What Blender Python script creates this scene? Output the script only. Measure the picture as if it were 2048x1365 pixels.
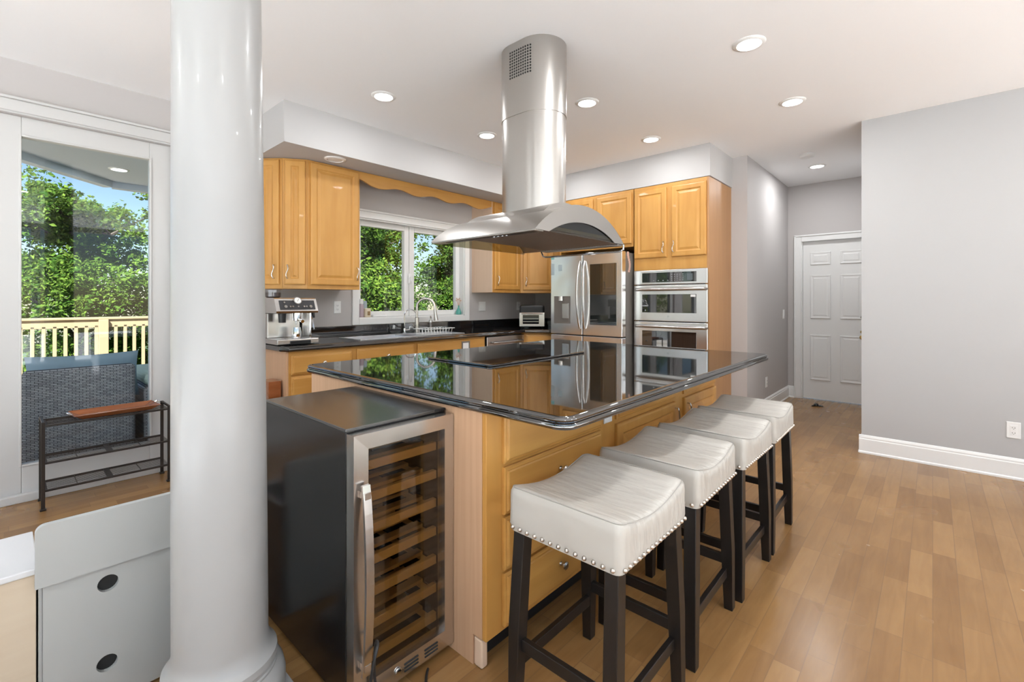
import bpy, bmesh, math, random
from mathutils import Vector, Matrix
random.seed(7)
for o in list(bpy.data.objects): bpy.data.objects.remove(o)
SC = bpy.context.scene
COL = SC.collection
PI = math.pi
# ------------------------------------------------------------------ camera
YAW = 42.2
cd = bpy.data.cameras.new('camera'); cam = bpy.data.objects.new('camera', cd); COL.objects.link(cam)
cam.location = (0, 0, 1.26); cam.rotation_euler = (PI/2, 0, math.radians(YAW-90))
cd.sensor_width = 36; cd.lens = 36*928/2048; cd.shift_y = -80.5/2048; cd.clip_start = .05; cd.clip_end = 300
SC.camera = cam
# ------------------------------------------------------------------ sky, sun, exposure
wd = bpy.data.worlds.new('sky'); SC.world = wd; wd.use_nodes = True
wt = wd.node_tree; wt.nodes.clear()
sky = wt.nodes.new('ShaderNodeTexSky'); sky.sky_type = 'NISHITA'; sky.sun_disc = False
sky.sun_elevation = math.radians(44); sky.sun_rotation = math.radians(190); sky.air_density = 1.0; sky.dust_density = .3; sky.ozone_density = 2.0
bg = wt.nodes.new('ShaderNodeBackground'); bg.inputs[1].default_value = .14
wo = wt.nodes.new('ShaderNodeOutputWorld')
wt.links.new(sky.outputs[0], bg.inputs[0]); wt.links.new(bg.outputs[0], wo.inputs[0])
sl = bpy.data.lights.new('sun', 'SUN'); sun = bpy.data.objects.new('sun', sl); COL.objects.link(sun)
sl.energy = 26.0; sl.angle = math.radians(.6); sl.color = (.95, .985, 1)
sun.rotation_euler = Vector((.65, .8, -1.0)).to_track_quat('-Z', 'Y').to_euler()
SC.view_settings.view_transform = 'Standard'; SC.view_settings.look = 'None'
SC.view_settings.exposure = 0.2; SC.view_settings.gamma = 1.0; SC.view_settings.use_curve_mapping = False
LAMP_POWER = 5.0
SC.cycles.caustics_reflective = False; SC.cycles.caustics_refractive = False
SC.cycles.max_bounces = 10; SC.cycles.diffuse_bounces = 5; SC.cycles.glossy_bounces = 5; SC.cycles.transparent_max_bounces = 12
SC.cycles.sample_clamp_indirect = 6.0

# ------------------------------------------------------------------ materials
def mat(name, col, rough=.5, metal=0, ior=1.45, coat=0, emis=None, bump=None, trans=0, sheen=0):
    m = bpy.data.materials.new(name); m.use_nodes = True
    nt = m.node_tree; b = nt.nodes['Principled BSDF']
    b.inputs['Base Color'].default_value = (*col, 1); b.inputs['Roughness'].default_value = rough
    b.inputs['Metallic'].default_value = metal; b.inputs['IOR'].default_value = ior
    b.inputs['Coat Weight'].default_value = coat; b.inputs['Transmission Weight'].default_value = trans
    if emis:
        b.inputs['Emission Color'].default_value = (*emis[0], 1); b.inputs['Emission Strength'].default_value = emis[1]
    if bump:   # (scale xyz, strength, distance, detail)
        tc = nt.nodes.new('ShaderNodeTexCoord'); mp = nt.nodes.new('ShaderNodeMapping'); mp.inputs['Scale'].default_value = bump[0]
        n = nt.nodes.new('ShaderNodeTexNoise'); n.inputs['Scale'].default_value = 1; n.inputs['Detail'].default_value = bump[3]
        bp = nt.nodes.new('ShaderNodeBump'); bp.inputs['Strength'].default_value = bump[1]; bp.inputs['Distance'].default_value = bump[2]
        L = nt.links.new
        L(tc.outputs['Object'], mp.inputs[0]); L(mp.outputs[0], n.inputs[0]); L(n.outputs[0], bp.inputs['Height']); L(bp.outputs[0], b.inputs['Normal'])
    return m
def grain(name, c1, c2, scale, rough=.4, coat=.05, spots=None):
    """wood: noise stretched along the grain between two colours"""
    m = mat(name, c1, rough, coat=coat); nt = m.node_tree; b = nt.nodes['Principled BSDF']; L = nt.links.new
    tc = nt.nodes.new('ShaderNodeTexCoord'); mp = nt.nodes.new('ShaderNodeMapping'); mp.inputs['Scale'].default_value = scale
    n = nt.nodes.new('ShaderNodeTexNoise'); n.inputs['Scale'].default_value = 1; n.inputs['Detail'].default_value = 6; n.inputs['Distortion'].default_value = .6
    n2 = nt.nodes.new('ShaderNodeTexNoise'); n2.inputs['Scale'].default_value = 3.1; n2.inputs['Detail'].default_value = 2
    ad = nt.nodes.new('ShaderNodeMath'); ad.operation = 'MULTIPLY_ADD'; ad.inputs[1].default_value = .5; 
    r = nt.nodes.new('ShaderNodeValToRGB')
    r.color_ramp.elements[0].position = .36; r.color_ramp.elements[0].color = (*c2, 1)
    r.color_ramp.elements[1].position = .95; r.color_ramp.elements[1].color = (*c1, 1)
    L(tc.outputs['Object'], mp.inputs[0]); L(mp.outputs[0], n.inputs[0]); L(tc.outputs['Object'], n2.inputs[0])
    L(n2.outputs[0], ad.inputs[0]); L(n.outputs[0], ad.inputs[2]); L(ad.outputs[0], r.inputs[0]); L(r.outputs[0], b.inputs['Base Color'])
    return m
def steel(name, col, rough, brush=(2, 2, 160), strength=.04, wave=0):
    m = mat(name, col, rough, metal=1); nt = m.node_tree; b = nt.nodes['Principled BSDF']; L = nt.links.new
    tc = nt.nodes.new('ShaderNodeTexCoord'); mp = nt.nodes.new('ShaderNodeMapping'); mp.inputs['Scale'].default_value = brush
    n = nt.nodes.new('ShaderNodeTexNoise'); n.inputs['Scale'].default_value = 1; n.inputs['Detail'].default_value = 3
    mr = nt.nodes.new('ShaderNodeMapRange'); mr.inputs['To Min'].default_value = rough*.9; mr.inputs['To Max'].default_value = rough*1.12
    L(tc.outputs['Object'], mp.inputs[0]); L(mp.outputs[0], n.inputs[0]); L(n.outputs[0], mr.inputs[0]); L(mr.outputs[0], b.inputs['Roughness'])
    if wave:
        w = nt.nodes.new('ShaderNodeTexNoise'); w.inputs['Scale'].default_value = 5; w.inputs['Detail'].default_value = 0
        bp = nt.nodes.new('ShaderNodeBump'); bp.inputs['Strength'].default_value = 1; bp.inputs['Distance'].default_value = wave
        L(tc.outputs['Object'], w.inputs[0]); L(w.outputs[0], bp.inputs['Height']); L(bp.outputs[0], b.inputs['Normal'])
    return m
def pane(name, tint, refl=1.0):
    """thin window glass: see-through with a fresnel mirror on top"""
    m = bpy.data.materials.new(name); m.use_nodes = True; nt = m.node_tree; nt.nodes.clear(); L = nt.links.new
    t = nt.nodes.new('ShaderNodeBsdfTransparent'); t.inputs[0].default_value = (*tint, 1)
    g = nt.nodes.new('ShaderNodeBsdfGlossy'); g.inputs['Roughness'].default_value = .0; g.inputs[0].default_value = (.95, .97, 1, 1)
    f = nt.nodes.new('ShaderNodeFresnel'); f.inputs[0].default_value = 1.5
    mu = nt.nodes.new('ShaderNodeMath'); mu.operation = 'MULTIPLY'; mu.inputs[1].default_value = refl; mu.use_clamp = True
    x = nt.nodes.new('ShaderNodeMixShader'); o = nt.nodes.new('ShaderNodeOutputMaterial')
    ge = nt.nodes.new('ShaderNodeNewGeometry'); bf = nt.nodes.new('ShaderNodeMath'); bf.operation = 'SUBTRACT'; bf.inputs[0].default_value = 1; L(ge.outputs['Backfacing'], bf.inputs[1])
    m2 = nt.nodes.new('ShaderNodeMath'); m2.operation = 'MULTIPLY'; L(mu.outputs[0], m2.inputs[0]); L(bf.outputs[0], m2.inputs[1])
    L(f.outputs[0], mu.inputs[0]); L(m2.outputs[0], x.inputs[0]); L(t.outputs[0], x.inputs[1]); L(g.outputs[0], x.inputs[2]); L(x.outputs[0], o.inputs[0])
    return m
M = {}
M['wall'] = mat('wall_paint', (.51, .485, .475), .75)
M['wallw'] = mat('white_wall_paint', (.46, .46, .462), .7)
M['ceil'] = mat('ceiling_paint', (.90, .90, .905), .8)
M['soffit'] = mat('soffit_paint', (.52, .512, .508), .7)
M['doortrim'] = mat('patio_door_paint', (.58, .58, .575), .4)
M['trim'] = mat('white_trim', (.80, .80, .79), .35)
M['column'] = mat('column_gloss', (.33, .33, .325), .30, coat=.12)
M['maple'] = grain('maple_upright', (.58, .305, .080), (.475, .225, .050), (14, 14, 1.6))
M['mapleX'] = grain('maple_level', (.58, .305, .080), (.455, .215, .046), (1.6, 1.6, 16))
M['veneer'] = grain('veneer_upright', (.60, .375, .23), (.50, .30, .175), (60, 60, 1.2), .5, 0)
M['veneer_glare_bare'] = grain('veneer_glare_bare', (.72, .53, .39), (.66, .48, .34), (60, 60, 1.2), .45, 0)  # side panel's glare is put into this colour; also the bare wood foot
M['tallveneer'] = grain('veneer_brown', (.46, .25, .115), (.39, .205, .09), (40, 40, 1.2), .45, 0)
M['pale'] = grain('pale_maple', (.58, .49, .375), (.52, .42, .31), (1.5, 8, 20), .5, 0)
M['redwood'] = grain('reddish_wood', (.34, .12, .045), (.22, .065, .022), (4, 30, 30), .25, .4)
M['rack_wood'] = grain('rack_wood', (.50, .33, .15), (.40, .25, .11), (2, 30, 30), .5, 0)
M['granite'] = mat('black_granite', (.010, .0095, .009), .03, ior=2.4)
M['granite_w'] = mat('black_granite_wall_counter', (.012, .012, .013), .05, ior=2.3)
M['cook'] = mat('black_ceramic_glass', (.006, .006, .007), .03, ior=2.6)
M['steel'] = steel('brushed_steel', (.62, .60, .58), .24, (160, 160, 2))
M['steelh'] = steel('brushed_steel_hood', (.47, .45, .425), .34, (110, 110, 2))
M['steelf'] = steel('fridge_steel', (.84, .84, .84), .22, (200, 200, 3), wave=.004)
M['chrome'] = mat('chrome', (.75, .75, .75), .08, metal=1)
M['nickel'] = mat('brushed_nickel', (.60, .57, .53), .25, metal=1)
M['brass'] = mat('brass', (.75, .52, .2), .2, metal=1)
M['black'] = mat('black_plastic', (.012, .012, .013), .35)
M['blackgloss'] = mat('black_glass', (.006, .006, .008), .02, ior=1.6)
M['dark'] = mat('dark_cavity', (.02, .02, .02), .7)
M['graysteel'] = mat('dark_steel_side', (.17, .155, .14), .45)
M['panel_dark'] = mat('dark_control_panel', (.035, .035, .038), .3)
M['wineblack'] = mat('wine_cooler_case', (.006, .006, .0065), .22, ior=1.5)
M['winetop'] = mat('wine_cooler_top', (.035, .033, .031), .2, ior=1.9)
M['blackwood'] = mat('black_wood', (.011, .009, .008), .36)
M['leather'] = mat('cream_leather', (.46, .435, .395), .36, bump=((26, 7, 9), .8, .012, 2))
M['seam'] = mat('leather_seam', (.36, .34, .31), .6)
M['nail'] = mat('nailhead', (.62, .56, .50), .34, metal=1)
M['white'] = mat('white_plastic', (.80, .80, .79), .35)
M['cabtop'] = mat('white_cabinet_top', (.60, .605, .615), .4)
M['desk'] = mat('grey_white_panel', (.40, .41, .40), .4)
M['iron'] = mat('dark_bronze_iron', (.035, .028, .024), .45, metal=.3)
M['filter'] = mat('baffle_filter', (.26, .20, .16), .35, metal=.9)
M['cord'] = mat('black_cord', (.015, .015, .016), .4)
M['lens'] = mat('lamp_lens', (.9, .9, .9), .5, emis=((1, .97, .93), 9))
M['lensoff'] = mat('lamp_lens_unlit', (.75, .75, .74), .5)
M['opal'] = mat('opal_glass', (.85, .84, .82), .3)
M['glass'] = pane('window_glass', (.96, .97, .97), 1.0)
M['doorglass'] = pane('door_glass', (.92, .96, .98), 1.3)
M['tint'] = pane('tinted_glass', (.74, .67, .56), 1.5)
M['tinthood'] = pane('tinted_hood_glass', (.62, .60, .50), 1.2)
M['clear'] = pane('clear_plastic', (.85, .85, .85), 1.6)
M['rail'] = mat('tan_painted_rail', (.24, .17, .09), .6)
M['deck'] = grain('deck_boards', (.42, .33, .25), (.34, .26, .2), (2, 20, 2), .7, 0)
M['roofpaint'] = mat('grey_blue_soffit', (.48, .53, .58), .7)
M['ground'] = mat('grass_ground', (.03, .055, .015), .9)
M['bounce_stone'] = mat('bounce_terrace_stone', (.80, .79, .77), .8)  # pale so the added terrace reflects sun up indoors
M['rug'] = mat('bounce_rug_wool', (.84, .84, .85), .95)  # pale reflector colour for the added rugs
M['bark'] = mat('bark', (.07, .05, .035), .9)
M['bluefab'] = mat('blue_grey_fabric', (.34, .44, .52), .85)
M['greenfab'] = mat('pale_green_fabric', (.55, .66, .58), .85)
M['teal'] = mat('teal_glaze', (.10, .38, .32), .25)
M['tealpaper'] = mat('teal_paper', (.18, .42, .42), .6)
M['greypaper'] = mat('grey_blue_paper', (.36, .43, .46), .6)
M['paper'] = mat('white_paper', (.82, .82, .80), .6)
M['pinkpaper'] = mat('pale_pink_paper', (.62, .42, .36), .6)
M['straw'] = mat('dried_flowers', (.72, .50, .38), .8)
M['mauve'] = mat('mauve_bottle', (.42, .33, .36), .4)
M['cream'] = mat('cream_wax', (.80, .68, .50), .4)
M['label'] = mat('brown_label', (.30, .19, .09), .5)
M['beans'] = mat('coffee_beans', (.05, .025, .015), .5)
M['cloth'] = mat('white_cloth', (.82, .82, .82), .9)
M['sink'] = steel('sink_steel', (.70, .70, .72), .3, (80, 2, 2))
M['red'] = mat('red_tab', (.6, .06, .02), .5)
M['display'] = mat('grey_display', (.10, .12, .13), .25)
M['keymark'] = mat('key_marks', (.35, .35, .36), .5)
M['screen'] = mat('fridge_screen', (.012, .016, .016), .03, ior=2.4)
M['ovenglass'] = mat('oven_glass', (.008, .008, .009), .02, ior=2.2)
# wicker: woven bump
def wicker(name, col):
    m = mat(name, col, .6); nt = m.node_tree; b = nt.nodes['Principled BSDF']; L = nt.links.new
    tc = nt.nodes.new('ShaderNodeTexCoord'); mp = nt.nodes.new('ShaderNodeMapping'); mp.inputs['Rotation'].default_value = (PI/2, 0, 0)
    br = nt.nodes.new('ShaderNodeTexBrick'); br.inputs['Scale'].default_value = 13; br.inputs['Row Height'].default_value = .16; br.inputs['Mortar Size'].default_value = .022
    br.inputs['Color1'].default_value = (*col, 1); br.inputs['Color2'].default_value = (col[0]*.6, col[1]*.6, col[2]*.62, 1); br.inputs['Mortar'].default_value = (.02, .02, .025, 1)
    L(tc.outputs['Object'], mp.inputs[0]); L(mp.outputs[0], br.inputs[0]); L(br.outputs[0], b.inputs['Base Color'])
    return m
M['wicker'] = wicker('grey_wicker', (.48, .455, .46))
# leaves: per-leaf tint, light passes through
def leafmat(name, a, bcol):
    m = bpy.data.materials.new(name); m.use_nodes = True; nt = m.node_tree; nt.nodes.clear(); L = nt.links.new
    ge = nt.nodes.new('ShaderNodeNewGeometry'); r = nt.nodes.new('ShaderNodeValToRGB')
    r.color_ramp.elements[0].color = (*a, 1); r.color_ramp.elements[1].color = (*bcol, 1)
    d = nt.nodes.new('ShaderNodeBsdfDiffuse'); t = nt.nodes.new('ShaderNodeBsdfTranslucent'); x = nt.nodes.new('ShaderNodeMixShader'); x.inputs[0].default_value = .45
    o = nt.nodes.new('ShaderNodeOutputMaterial')
    L(ge.outputs['Random Per Island'], r.inputs[0]); L(r.outputs[0], d.inputs[0]); L(r.outputs[0], t.inputs[0]); L(d.outputs[0], x.inputs[1]); L(t.outputs[0], x.inputs[2]); L(x.outputs[0], o.inputs[0])
    return m
M['leaf'] = leafmat('maple_leaves', (.03, .08, .012), (.165, .235, .035))
M['leafd'] = leafmat('dark_leaves', (.02, .06, .012), (.11, .18, .025))
# floor: maple strips along X, each strip offset, each plank its own tint
def floormat():
    m = mat('maple_floor', (.5, .3, .15), .22, coat=.0); nt = m.node_tree; b = nt.nodes['Principled BSDF']; L = nt.links.new
    def math_(op, a, bb=None, c=None):
        n = nt.nodes.new('ShaderNodeMath'); n.operation = op
        for i, v in enumerate((a, bb, c)):
            if v is None: continue
            if hasattr(v, 'is_output'): L(v, n.inputs[i])
            else: n.inputs[i].default_value = v
        return n.outputs[0]
    tc = nt.nodes.new('ShaderNodeTexCoord'); s = nt.nodes.new('ShaderNodeSeparateXYZ'); L(tc.outputs['Object'], s.inputs[0])
    v = math_('DIVIDE', s.outputs[1], .083); row = math_('FLOOR', v); fv = math_('FRACT', v)
    wn = nt.nodes.new('ShaderNodeTexWhiteNoise'); wn.noise_dimensions = '1D'; L(row, wn.inputs['W'])
    u = math_('ADD', math_('DIVIDE', s.outputs[0], .46), math_('MULTIPLY', wn.outputs[0], 7.3)); colm = math_('FLOOR', u); fu = math_('FRACT', u)
    cb = nt.nodes.new('ShaderNodeCombineXYZ'); L(row, cb.inputs[0]); L(colm, cb.inputs[1])
    w2 = nt.nodes.new('ShaderNodeTexWhiteNoise'); w2.noise_dimensions = '2D'; L(cb.outputs[0], w2.inputs['Vector'])
    mp = nt.nodes.new('ShaderNodeMapping'); mp.inputs['Scale'].default_value = (3, 26, 1); L(tc.outputs['Object'], mp.inputs[0])
    gn = nt.nodes.new('ShaderNodeTexNoise'); gn.inputs['Scale'].default_value = 1; gn.inputs['Detail'].default_value = 5; gn.inputs['Distortion'].default_value = 1.2; L(mp.outputs[0], gn.inputs[0])
    bn = nt.nodes.new('ShaderNodeTexNoise'); bn.inputs['Scale'].default_value = 2.3; bn.inputs['Detail'].default_value = 3; L(tc.outputs['Object'], bn.inputs[0])
    t = math_('ADD', math_('MULTIPLY', w2.outputs[0], .36), math_('ADD', math_('MULTIPLY', gn.outputs[0], .4), math_('MULTIPLY', bn.outputs[0], .4)))
    r = nt.nodes.new('ShaderNodeValToRGB'); r.color_ramp.elements[0].position = .3; r.color_ramp.elements[1].position = .9
    r.color_ramp.elements[0].color = (.215, .108, .038, 1); r.color_ramp.elements[1].color = (.35, .198, .078, 1); L(t, r.inputs[0])
    ev = math_('LESS_THAN', math_('MULTIPLY', math_('MINIMUM', fv, math_('SUBTRACT', 1, fv)), .083), .0015)
    eu = math_('LESS_THAN', math_('MULTIPLY', math_('MINIMUM', fu, math_('SUBTRACT', 1, fu)), .46), .0013)
    e = math_('MULTIPLY', math_('MAXIMUM', ev, eu), .7)
    mx = nt.nodes.new('ShaderNodeMixRGB'); mx.inputs[2].default_value = (.2, .11, .05, 1); L(e, mx.inputs[0]); L(r.outputs[0], mx.inputs[1]); L(mx.outputs[0], b.inputs['Base Color'])
    ro = nt.nodes.new('ShaderNodeMapRange'); ro.inputs['To Min'].default_value = .16; ro.inputs['To Max'].default_value = .34; L(bn.outputs[0], ro.inputs[0]); L(ro.outputs[0], b.inputs['Roughness'])
    return m
M['floor'] = floormat()

# ------------------------------------------------------------------ mesh helpers
class MB:
    def __init__(s): s.bm = bmesh.new()
    def box(s, x0, x1, y0, y1, z0, z1, bev=0, seg=2, mx=None):
        b = bmesh.new(); bmesh.ops.create_cube(b, size=1)
        for v in b.verts: v.co = Vector(((x0+x1)/2+v.co.x*(x1-x0), (y0+y1)/2+v.co.y*(y1-y0), (z0+z1)/2+v.co.z*(z1-z0)))
        if bev: bmesh.ops.bevel(b, geom=b.edges[:], offset=min(bev, .49*min(abs(x1-x0), abs(y1-y0), abs(z1-z0))), segments=seg, affect='EDGES', profile=.5)
        if mx is not None: b.transform(mx)
        me = bpy.data.meshes.new('t'); b.to_mesh(me); b.free(); s.bm.from_mesh(me); bpy.data.meshes.remove(me); return s
    def ring(s, pts): return [s.bm.verts.new(p) for p in pts]
    def bridge(s, a, b, smooth=False):
        n = len(a)
        for i in range(n):
            f = s.bm.faces.new((a[i], a[(i+1) % n], b[(i+1) % n], b[i])); f.smooth = smooth
    def cap(s, r, smooth=False):
        f = s.bm.faces.new(r); f.smooth = smooth
    def cyl(s, p0, p1, r0, r1=None, n=20): return s.tube([p0, p1], [r0, r0 if r1 is None else r1], n)
    def tube(s, pts, r, n=10, cap=True):
        pts = [Vector(p) for p in pts]; rs = r if isinstance(r, (list, tuple)) else [r]*len(pts)
        t0 = (pts[1]-pts[0]).normalized(); up = Vector((0, 0, 1)) if abs(t0.z) < .9 else Vector((1, 0, 0)); nx = t0.cross(up).normalized(); prev = None
        for i, p in enumerate(pts):
            if i == 0: t = t0
            elif i == len(pts)-1: t = (pts[i]-pts[i-1]).normalized()
            else: t = ((pts[i+1]-p).normalized()+(p-pts[i-1]).normalized()).normalized()
            nx = (nx-t*nx.dot(t)).normalized(); ny = t.cross(nx)
            rg = s.ring([p+(nx*math.cos(2*PI*k/n)+ny*math.sin(2*PI*k/n))*rs[i] for k in range(n)])
            if prev: s.bridge(prev, rg, True)
            elif cap: s.cap(rg[::-1])
            prev = rg
        if cap: s.cap(prev)
        return s
    def lathe(s, prof, c=(0, 0, 0), n=32, mx=None, lean=None):
        prev = None
        for (r, z) in prof:
            pts = []
            for k in range(n):
                p = Vector((c[0]+r*math.cos(2*PI*k/n), c[1]+r*math.sin(2*PI*k/n), c[2]+z))
                if mx is not None: p = mx @ p
                pts.append(p)
            rg = s.ring(pts)
            if prev: s.bridge(prev, rg, True)
            else: s.cap(rg[::-1])
            prev = rg
        s.cap(prev); return s
    def prism(s, poly, plane, a, b, smooth=False):
        """extrude a 2D polygon: plane 'xy' along z, 'xz' along y, 'yz' along x"""
        f = {'xy': lambda p, t: (p[0], p[1], t), 'xz': lambda p, t: (p[0], t, p[1]), 'yz': lambda p, t: (t, p[0], p[1])}[plane]
        r0 = s.ring([f(p, a) for p in poly]); r1 = s.ring([f(p, b) for p in poly])
        s.bridge(r0, r1, smooth); s.cap(r0[::-1]); s.cap(r1); return s
    def strip(s, inner, outer, plane, a, b, smooth=True):
        """band between two open 2D curves, extruded"""
        f = {'xy': lambda p, t: (p[0], p[1], t), 'xz': lambda p, t: (p[0], t, p[1]), 'yz': lambda p, t: (t, p[0], p[1])}[plane]
        I0 = s.ring([f(p, a) for p in inner]); O0 = s.ring([f(p, a) for p in outer]); I1 = s.ring([f(p, b) for p in inner]); O1 = s.ring([f(p, b) for p in outer])
        for i in range(len(inner)-1):
            for q, sm in (((I0[i], I0[i+1], O0[i+1], O0[i]), False), ((I1[i+1], I1[i], O1[i], O1[i+1]), False), ((O0[i], O0[i+1], O1[i+1], O1[i]), smooth), ((I0[i+1], I0[i], I1[i], I1[i+1]), smooth)):
                fc = s.bm.faces.new(q); fc.smooth = sm
        for i in (0, -1): s.bm.faces.new((I0[i], O0[i], O1[i], I1[i]))
        return s
    def steps(s, O, U, V, N, w, h, prof):
        """a front built of nested rectangles: prof = [(inset, depth)...], closed by a cap; O lower corner, U across, V up, N out"""
        O, U, V, N = Vector(O), Vector(U), Vector(V), Vector(N); prev = None
        for (i, d) in prof:
            i = min(i, .48*w, .48*h)
            rg = s.ring([O+U*a+V*b+N*d for a, b in ((i, i), (w-i, i), (w-i, h-i), (i, h-i))])
            if prev: s.bridge(prev, rg)
            else: s.cap(rg[::-1])
            prev = rg
        s.cap(prev); return s
    def sphere(s, c, r, u=10, v=6, sc=(1, 1, 1), smooth=True):
        b = bmesh.new(); bmesh.ops.create_uvsphere(b, u_segments=u, v_segments=v, radius=1)
        for q in b.verts: q.co = Vector((c[0]+q.co.x*r*sc[0], c[1]+q.co.y*r*sc[1], c[2]+q.co.z*r*sc[2]))
        for f in b.faces: f.smooth = smooth
        me = bpy.data.meshes.new('t'); b.to_mesh(me); b.free(); s.bm.from_mesh(me); bpy.data.meshes.remove(me); return s
    def mesh(s, name, m, fix=True):
        if fix: bmesh.ops.recalc_face_normals(s.bm, faces=s.bm.faces[:])
        for e in s.bm.edges:
            if len(e.link_faces) == 2 and e.calc_face_angle(0) > .6: e.smooth = False
        me = bpy.data.meshes.new(name); s.bm.to_mesh(me); s.bm.free()
        if m is not None: me.materials.append(m)
        return me
WM = {}
def obj(name, mb, m, parent=None, world=True, label=None, fix=True):
    me = mb.mesh(name, M[m] if isinstance(m, str) else m, fix)
    o = bpy.data.objects.new(name, me); COL.objects.link(o)
    base = Matrix.Identity(4)
    if parent is not None:
        o.parent = parent; base = WM[parent.name]
        if world: me.transform(base.inverted())
    WM[o.name] = base.copy()
    if label: o['label'] = label
    return o
def thing(name, label, cat, loc=(0, 0, 0), rz=0, group=None):
    o = bpy.data.objects.new(name, None); COL.objects.link(o); o.empty_display_size = .05
    o.location = loc; o.rotation_euler = (0, 0, rz); o['label'] = label; o['category'] = cat
    if group: o['group'] = group
    WM[o.name] = Matrix.Translation(loc) @ Matrix.Rotation(rz, 4, 'Z'); return o
def tag(o, label, cat, group=None, kind=None):
    o['label'] = label; o['category'] = cat
    if group: o['group'] = group
    if kind: o['kind'] = kind
    return o
def recenter(o):
    """move a single-mesh thing's origin to its base centre"""
    vs = [v.co for v in o.data.vertices]; lo = [min(v[i] for v in vs) for i in range(3)]; hi = [max(v[i] for v in vs) for i in range(3)]
    c = Vector(((lo[0]+hi[0])/2, (lo[1]+hi[1])/2, lo[2])); o.data.transform(Matrix.Translation(-c)); o.location = c; WM[o.name] = Matrix.Translation(c); return o
def single(name, mb, m, label, cat, group=None): return tag(recenter(obj(name, mb, m)), label, cat, group)
def struct(name, mb, m, parent=None):
    o = obj(name, mb, m, parent)
    if parent is None: o['kind'] = 'structure'
    return o
def copy_tree(o, parent=None):
    c = o.copy(); COL.objects.link(c)
    if parent is not None: c.parent = parent
    WM[c.name] = WM[o.name].copy()
    for ch in [q for q in o.children]: copy_tree(ch, c)
    return c
X, Y, Z = Vector((1, 0, 0)), Vector((0, 1, 0)), Vector((0, 0, 1))
DOOR = [(0, 0), (0, .014), (.004, .018), (.012, .020), (.048, .020), (.052, .016), (.058, .012), (.064, .0115), (.085, .018)]
DRAWER = [(0, 0), (0, .010), (.004, .013), (.011, .014), (.013, .018), (.018, .020)]
CEIL = 2.755; WY = 4.22; WX = 5.15

# ------------------------------------------------------------------ room shell
b = MB(); b.box(-3.9, 7.2, -4.4, WY+.15, -.1, 0); struct('floor', b, 'floor')
b = MB(); b.box(-3.9, 7.2, -4.4, WY+.2, CEIL, CEIL+.12); struct('ceiling', b, 'ceil')
def wall_y(name, y0, y1, x0, x1, holes, m='wall', z1=CEIL):
    """wall in an X-Z plane with rectangular holes (xa, xb, za, zb), holes sorted by x"""
    b = MB(); x = x0
    for (xa, xb, za, zb) in holes:
        if xa > x: b.box(x, xa, y0, y1, 0, z1)
        if za > 0: b.box(xa, xb, y0, y1, 0, za)
        if zb < z1: b.box(xa, xb, y0, y1, zb, z1)
        x = xb
    if x1 > x: b.box(x, x1, y0, y1, 0, z1)
    return struct(name, b, m)
DOORS = [(-3.50, -2.72), (-2.50, -1.72), (-1.02, -.06+.0), (-.06, .90)]
KW = (2.385, 3.79, 1.085, 2.09)
# glazed patio doors share one wall with the kitchen window
wall_y('wall_back', WY, WY+.16, -3.9, WX+.1, [(-3.6, -2.6, 0, 2.42), (-2.4, -1.4, 0, 2.42), (-1.04, -.05, 0, 2.42), (-.05, .87, 0, 2.42), KW])
b = MB(); b.box(WX, WX+.12, 1.565, WY, 0, CEIL); struct('wall_pantry', b, 'wall')
b = MB(); b.box(WX+.0, 7.07, 1.41, 1.565, 0, CEIL); struct('wall_hall_left', b, 'wall')
b = MB()
b.box(6.95, 7.07, 1.244+.02, 1.41, 0, CEIL); b.box(6.95, 7.07, .52, 1.264, 2.03, CEIL); b.box(6.95, 7.07, .30, .52, 0, CEIL); struct('wall_hall_end', b, 'wall')
b = MB(); b.box(4.81, 7.07, .32, .439, 0, CEIL); b.box(4.81, 4.93, -4.4, .32, 0, CEIL); struct('wall_right', b, 'wallw')
b = MB()
b.box(-3.9, -3.78, -4.4, WY, 0, .06); b.box(-3.9, -3.78, -4.4, WY, 2.66, CEIL)
for ya, yb in ((-4.4, -4.2), (-2.35, -2.25), (-.35, -.25), (1.65, 1.75), (3.7, WY)): b.box(-3.9, -3.78, ya, yb, .06, 2.66)
struct('wall_left', b, 'wallw')
b = MB(); b.box(-3.78, 4.81, -4.4, -4.28, 0, .06); b.box(-3.78, 4.81, -4.4, -4.28, 2.66, CEIL)
for x in (-3.78, -1.7, .4, 2.5, 4.69): b.box(x, x+.12, -4.4, -4.28, .06, 2.66)
struct('wall_front', b, 'wallw')
b = MB()
b.prism([(1.413, 3.563), (4.496, 3.563), (4.496, 1.556), (WX, 1.556), (WX, WY), (1.413, WY)], 'xy', 2.445, CEIL)
struct('ceiling_soffit', b, 'soffit')
# baseboards
def baseboard(name, p0, p1, n, h=.15):
    """moulded skirting from p0 to p1 on the floor, n points into the room"""
    p0, p1, n = Vector((*p0, 0)), Vector((*p1, 0)), Vector((*n, 0)); prof = [(0, 0), (.022, 0), (.022, .012), (.015, .02), (.015, h-.035), (.011, h-.03), (.011, h-.018), (.005, h-.004), (0, h)]
    b = MB(); r0 = b.ring([p0+n*d+Z*z for d, z in prof]); r1 = b.ring([p1+n*d+Z*z for d, z in prof]); b.bridge(r0, r1); b.cap(r0[::-1]); b.cap(r1); struct(name, b, 'trim')
baseboard('baseboard_right', (4.81, -4.2), (4.81, .455), (-1, 0))
baseboard('baseboard_right_return', (4.80, .439), (6.9, .439), (0, 1))
baseboard('baseboard_hall_left', (5.16, 1.41), (6.95, 1.41), (0, -1))
baseboard('baseboard_hall_end', (6.95, 1.41), (6.95, 1.335), (-1, 0))
baseboard('baseboard_back', (.99, WY), (1.45, WY), (0, -1), .1)

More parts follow.
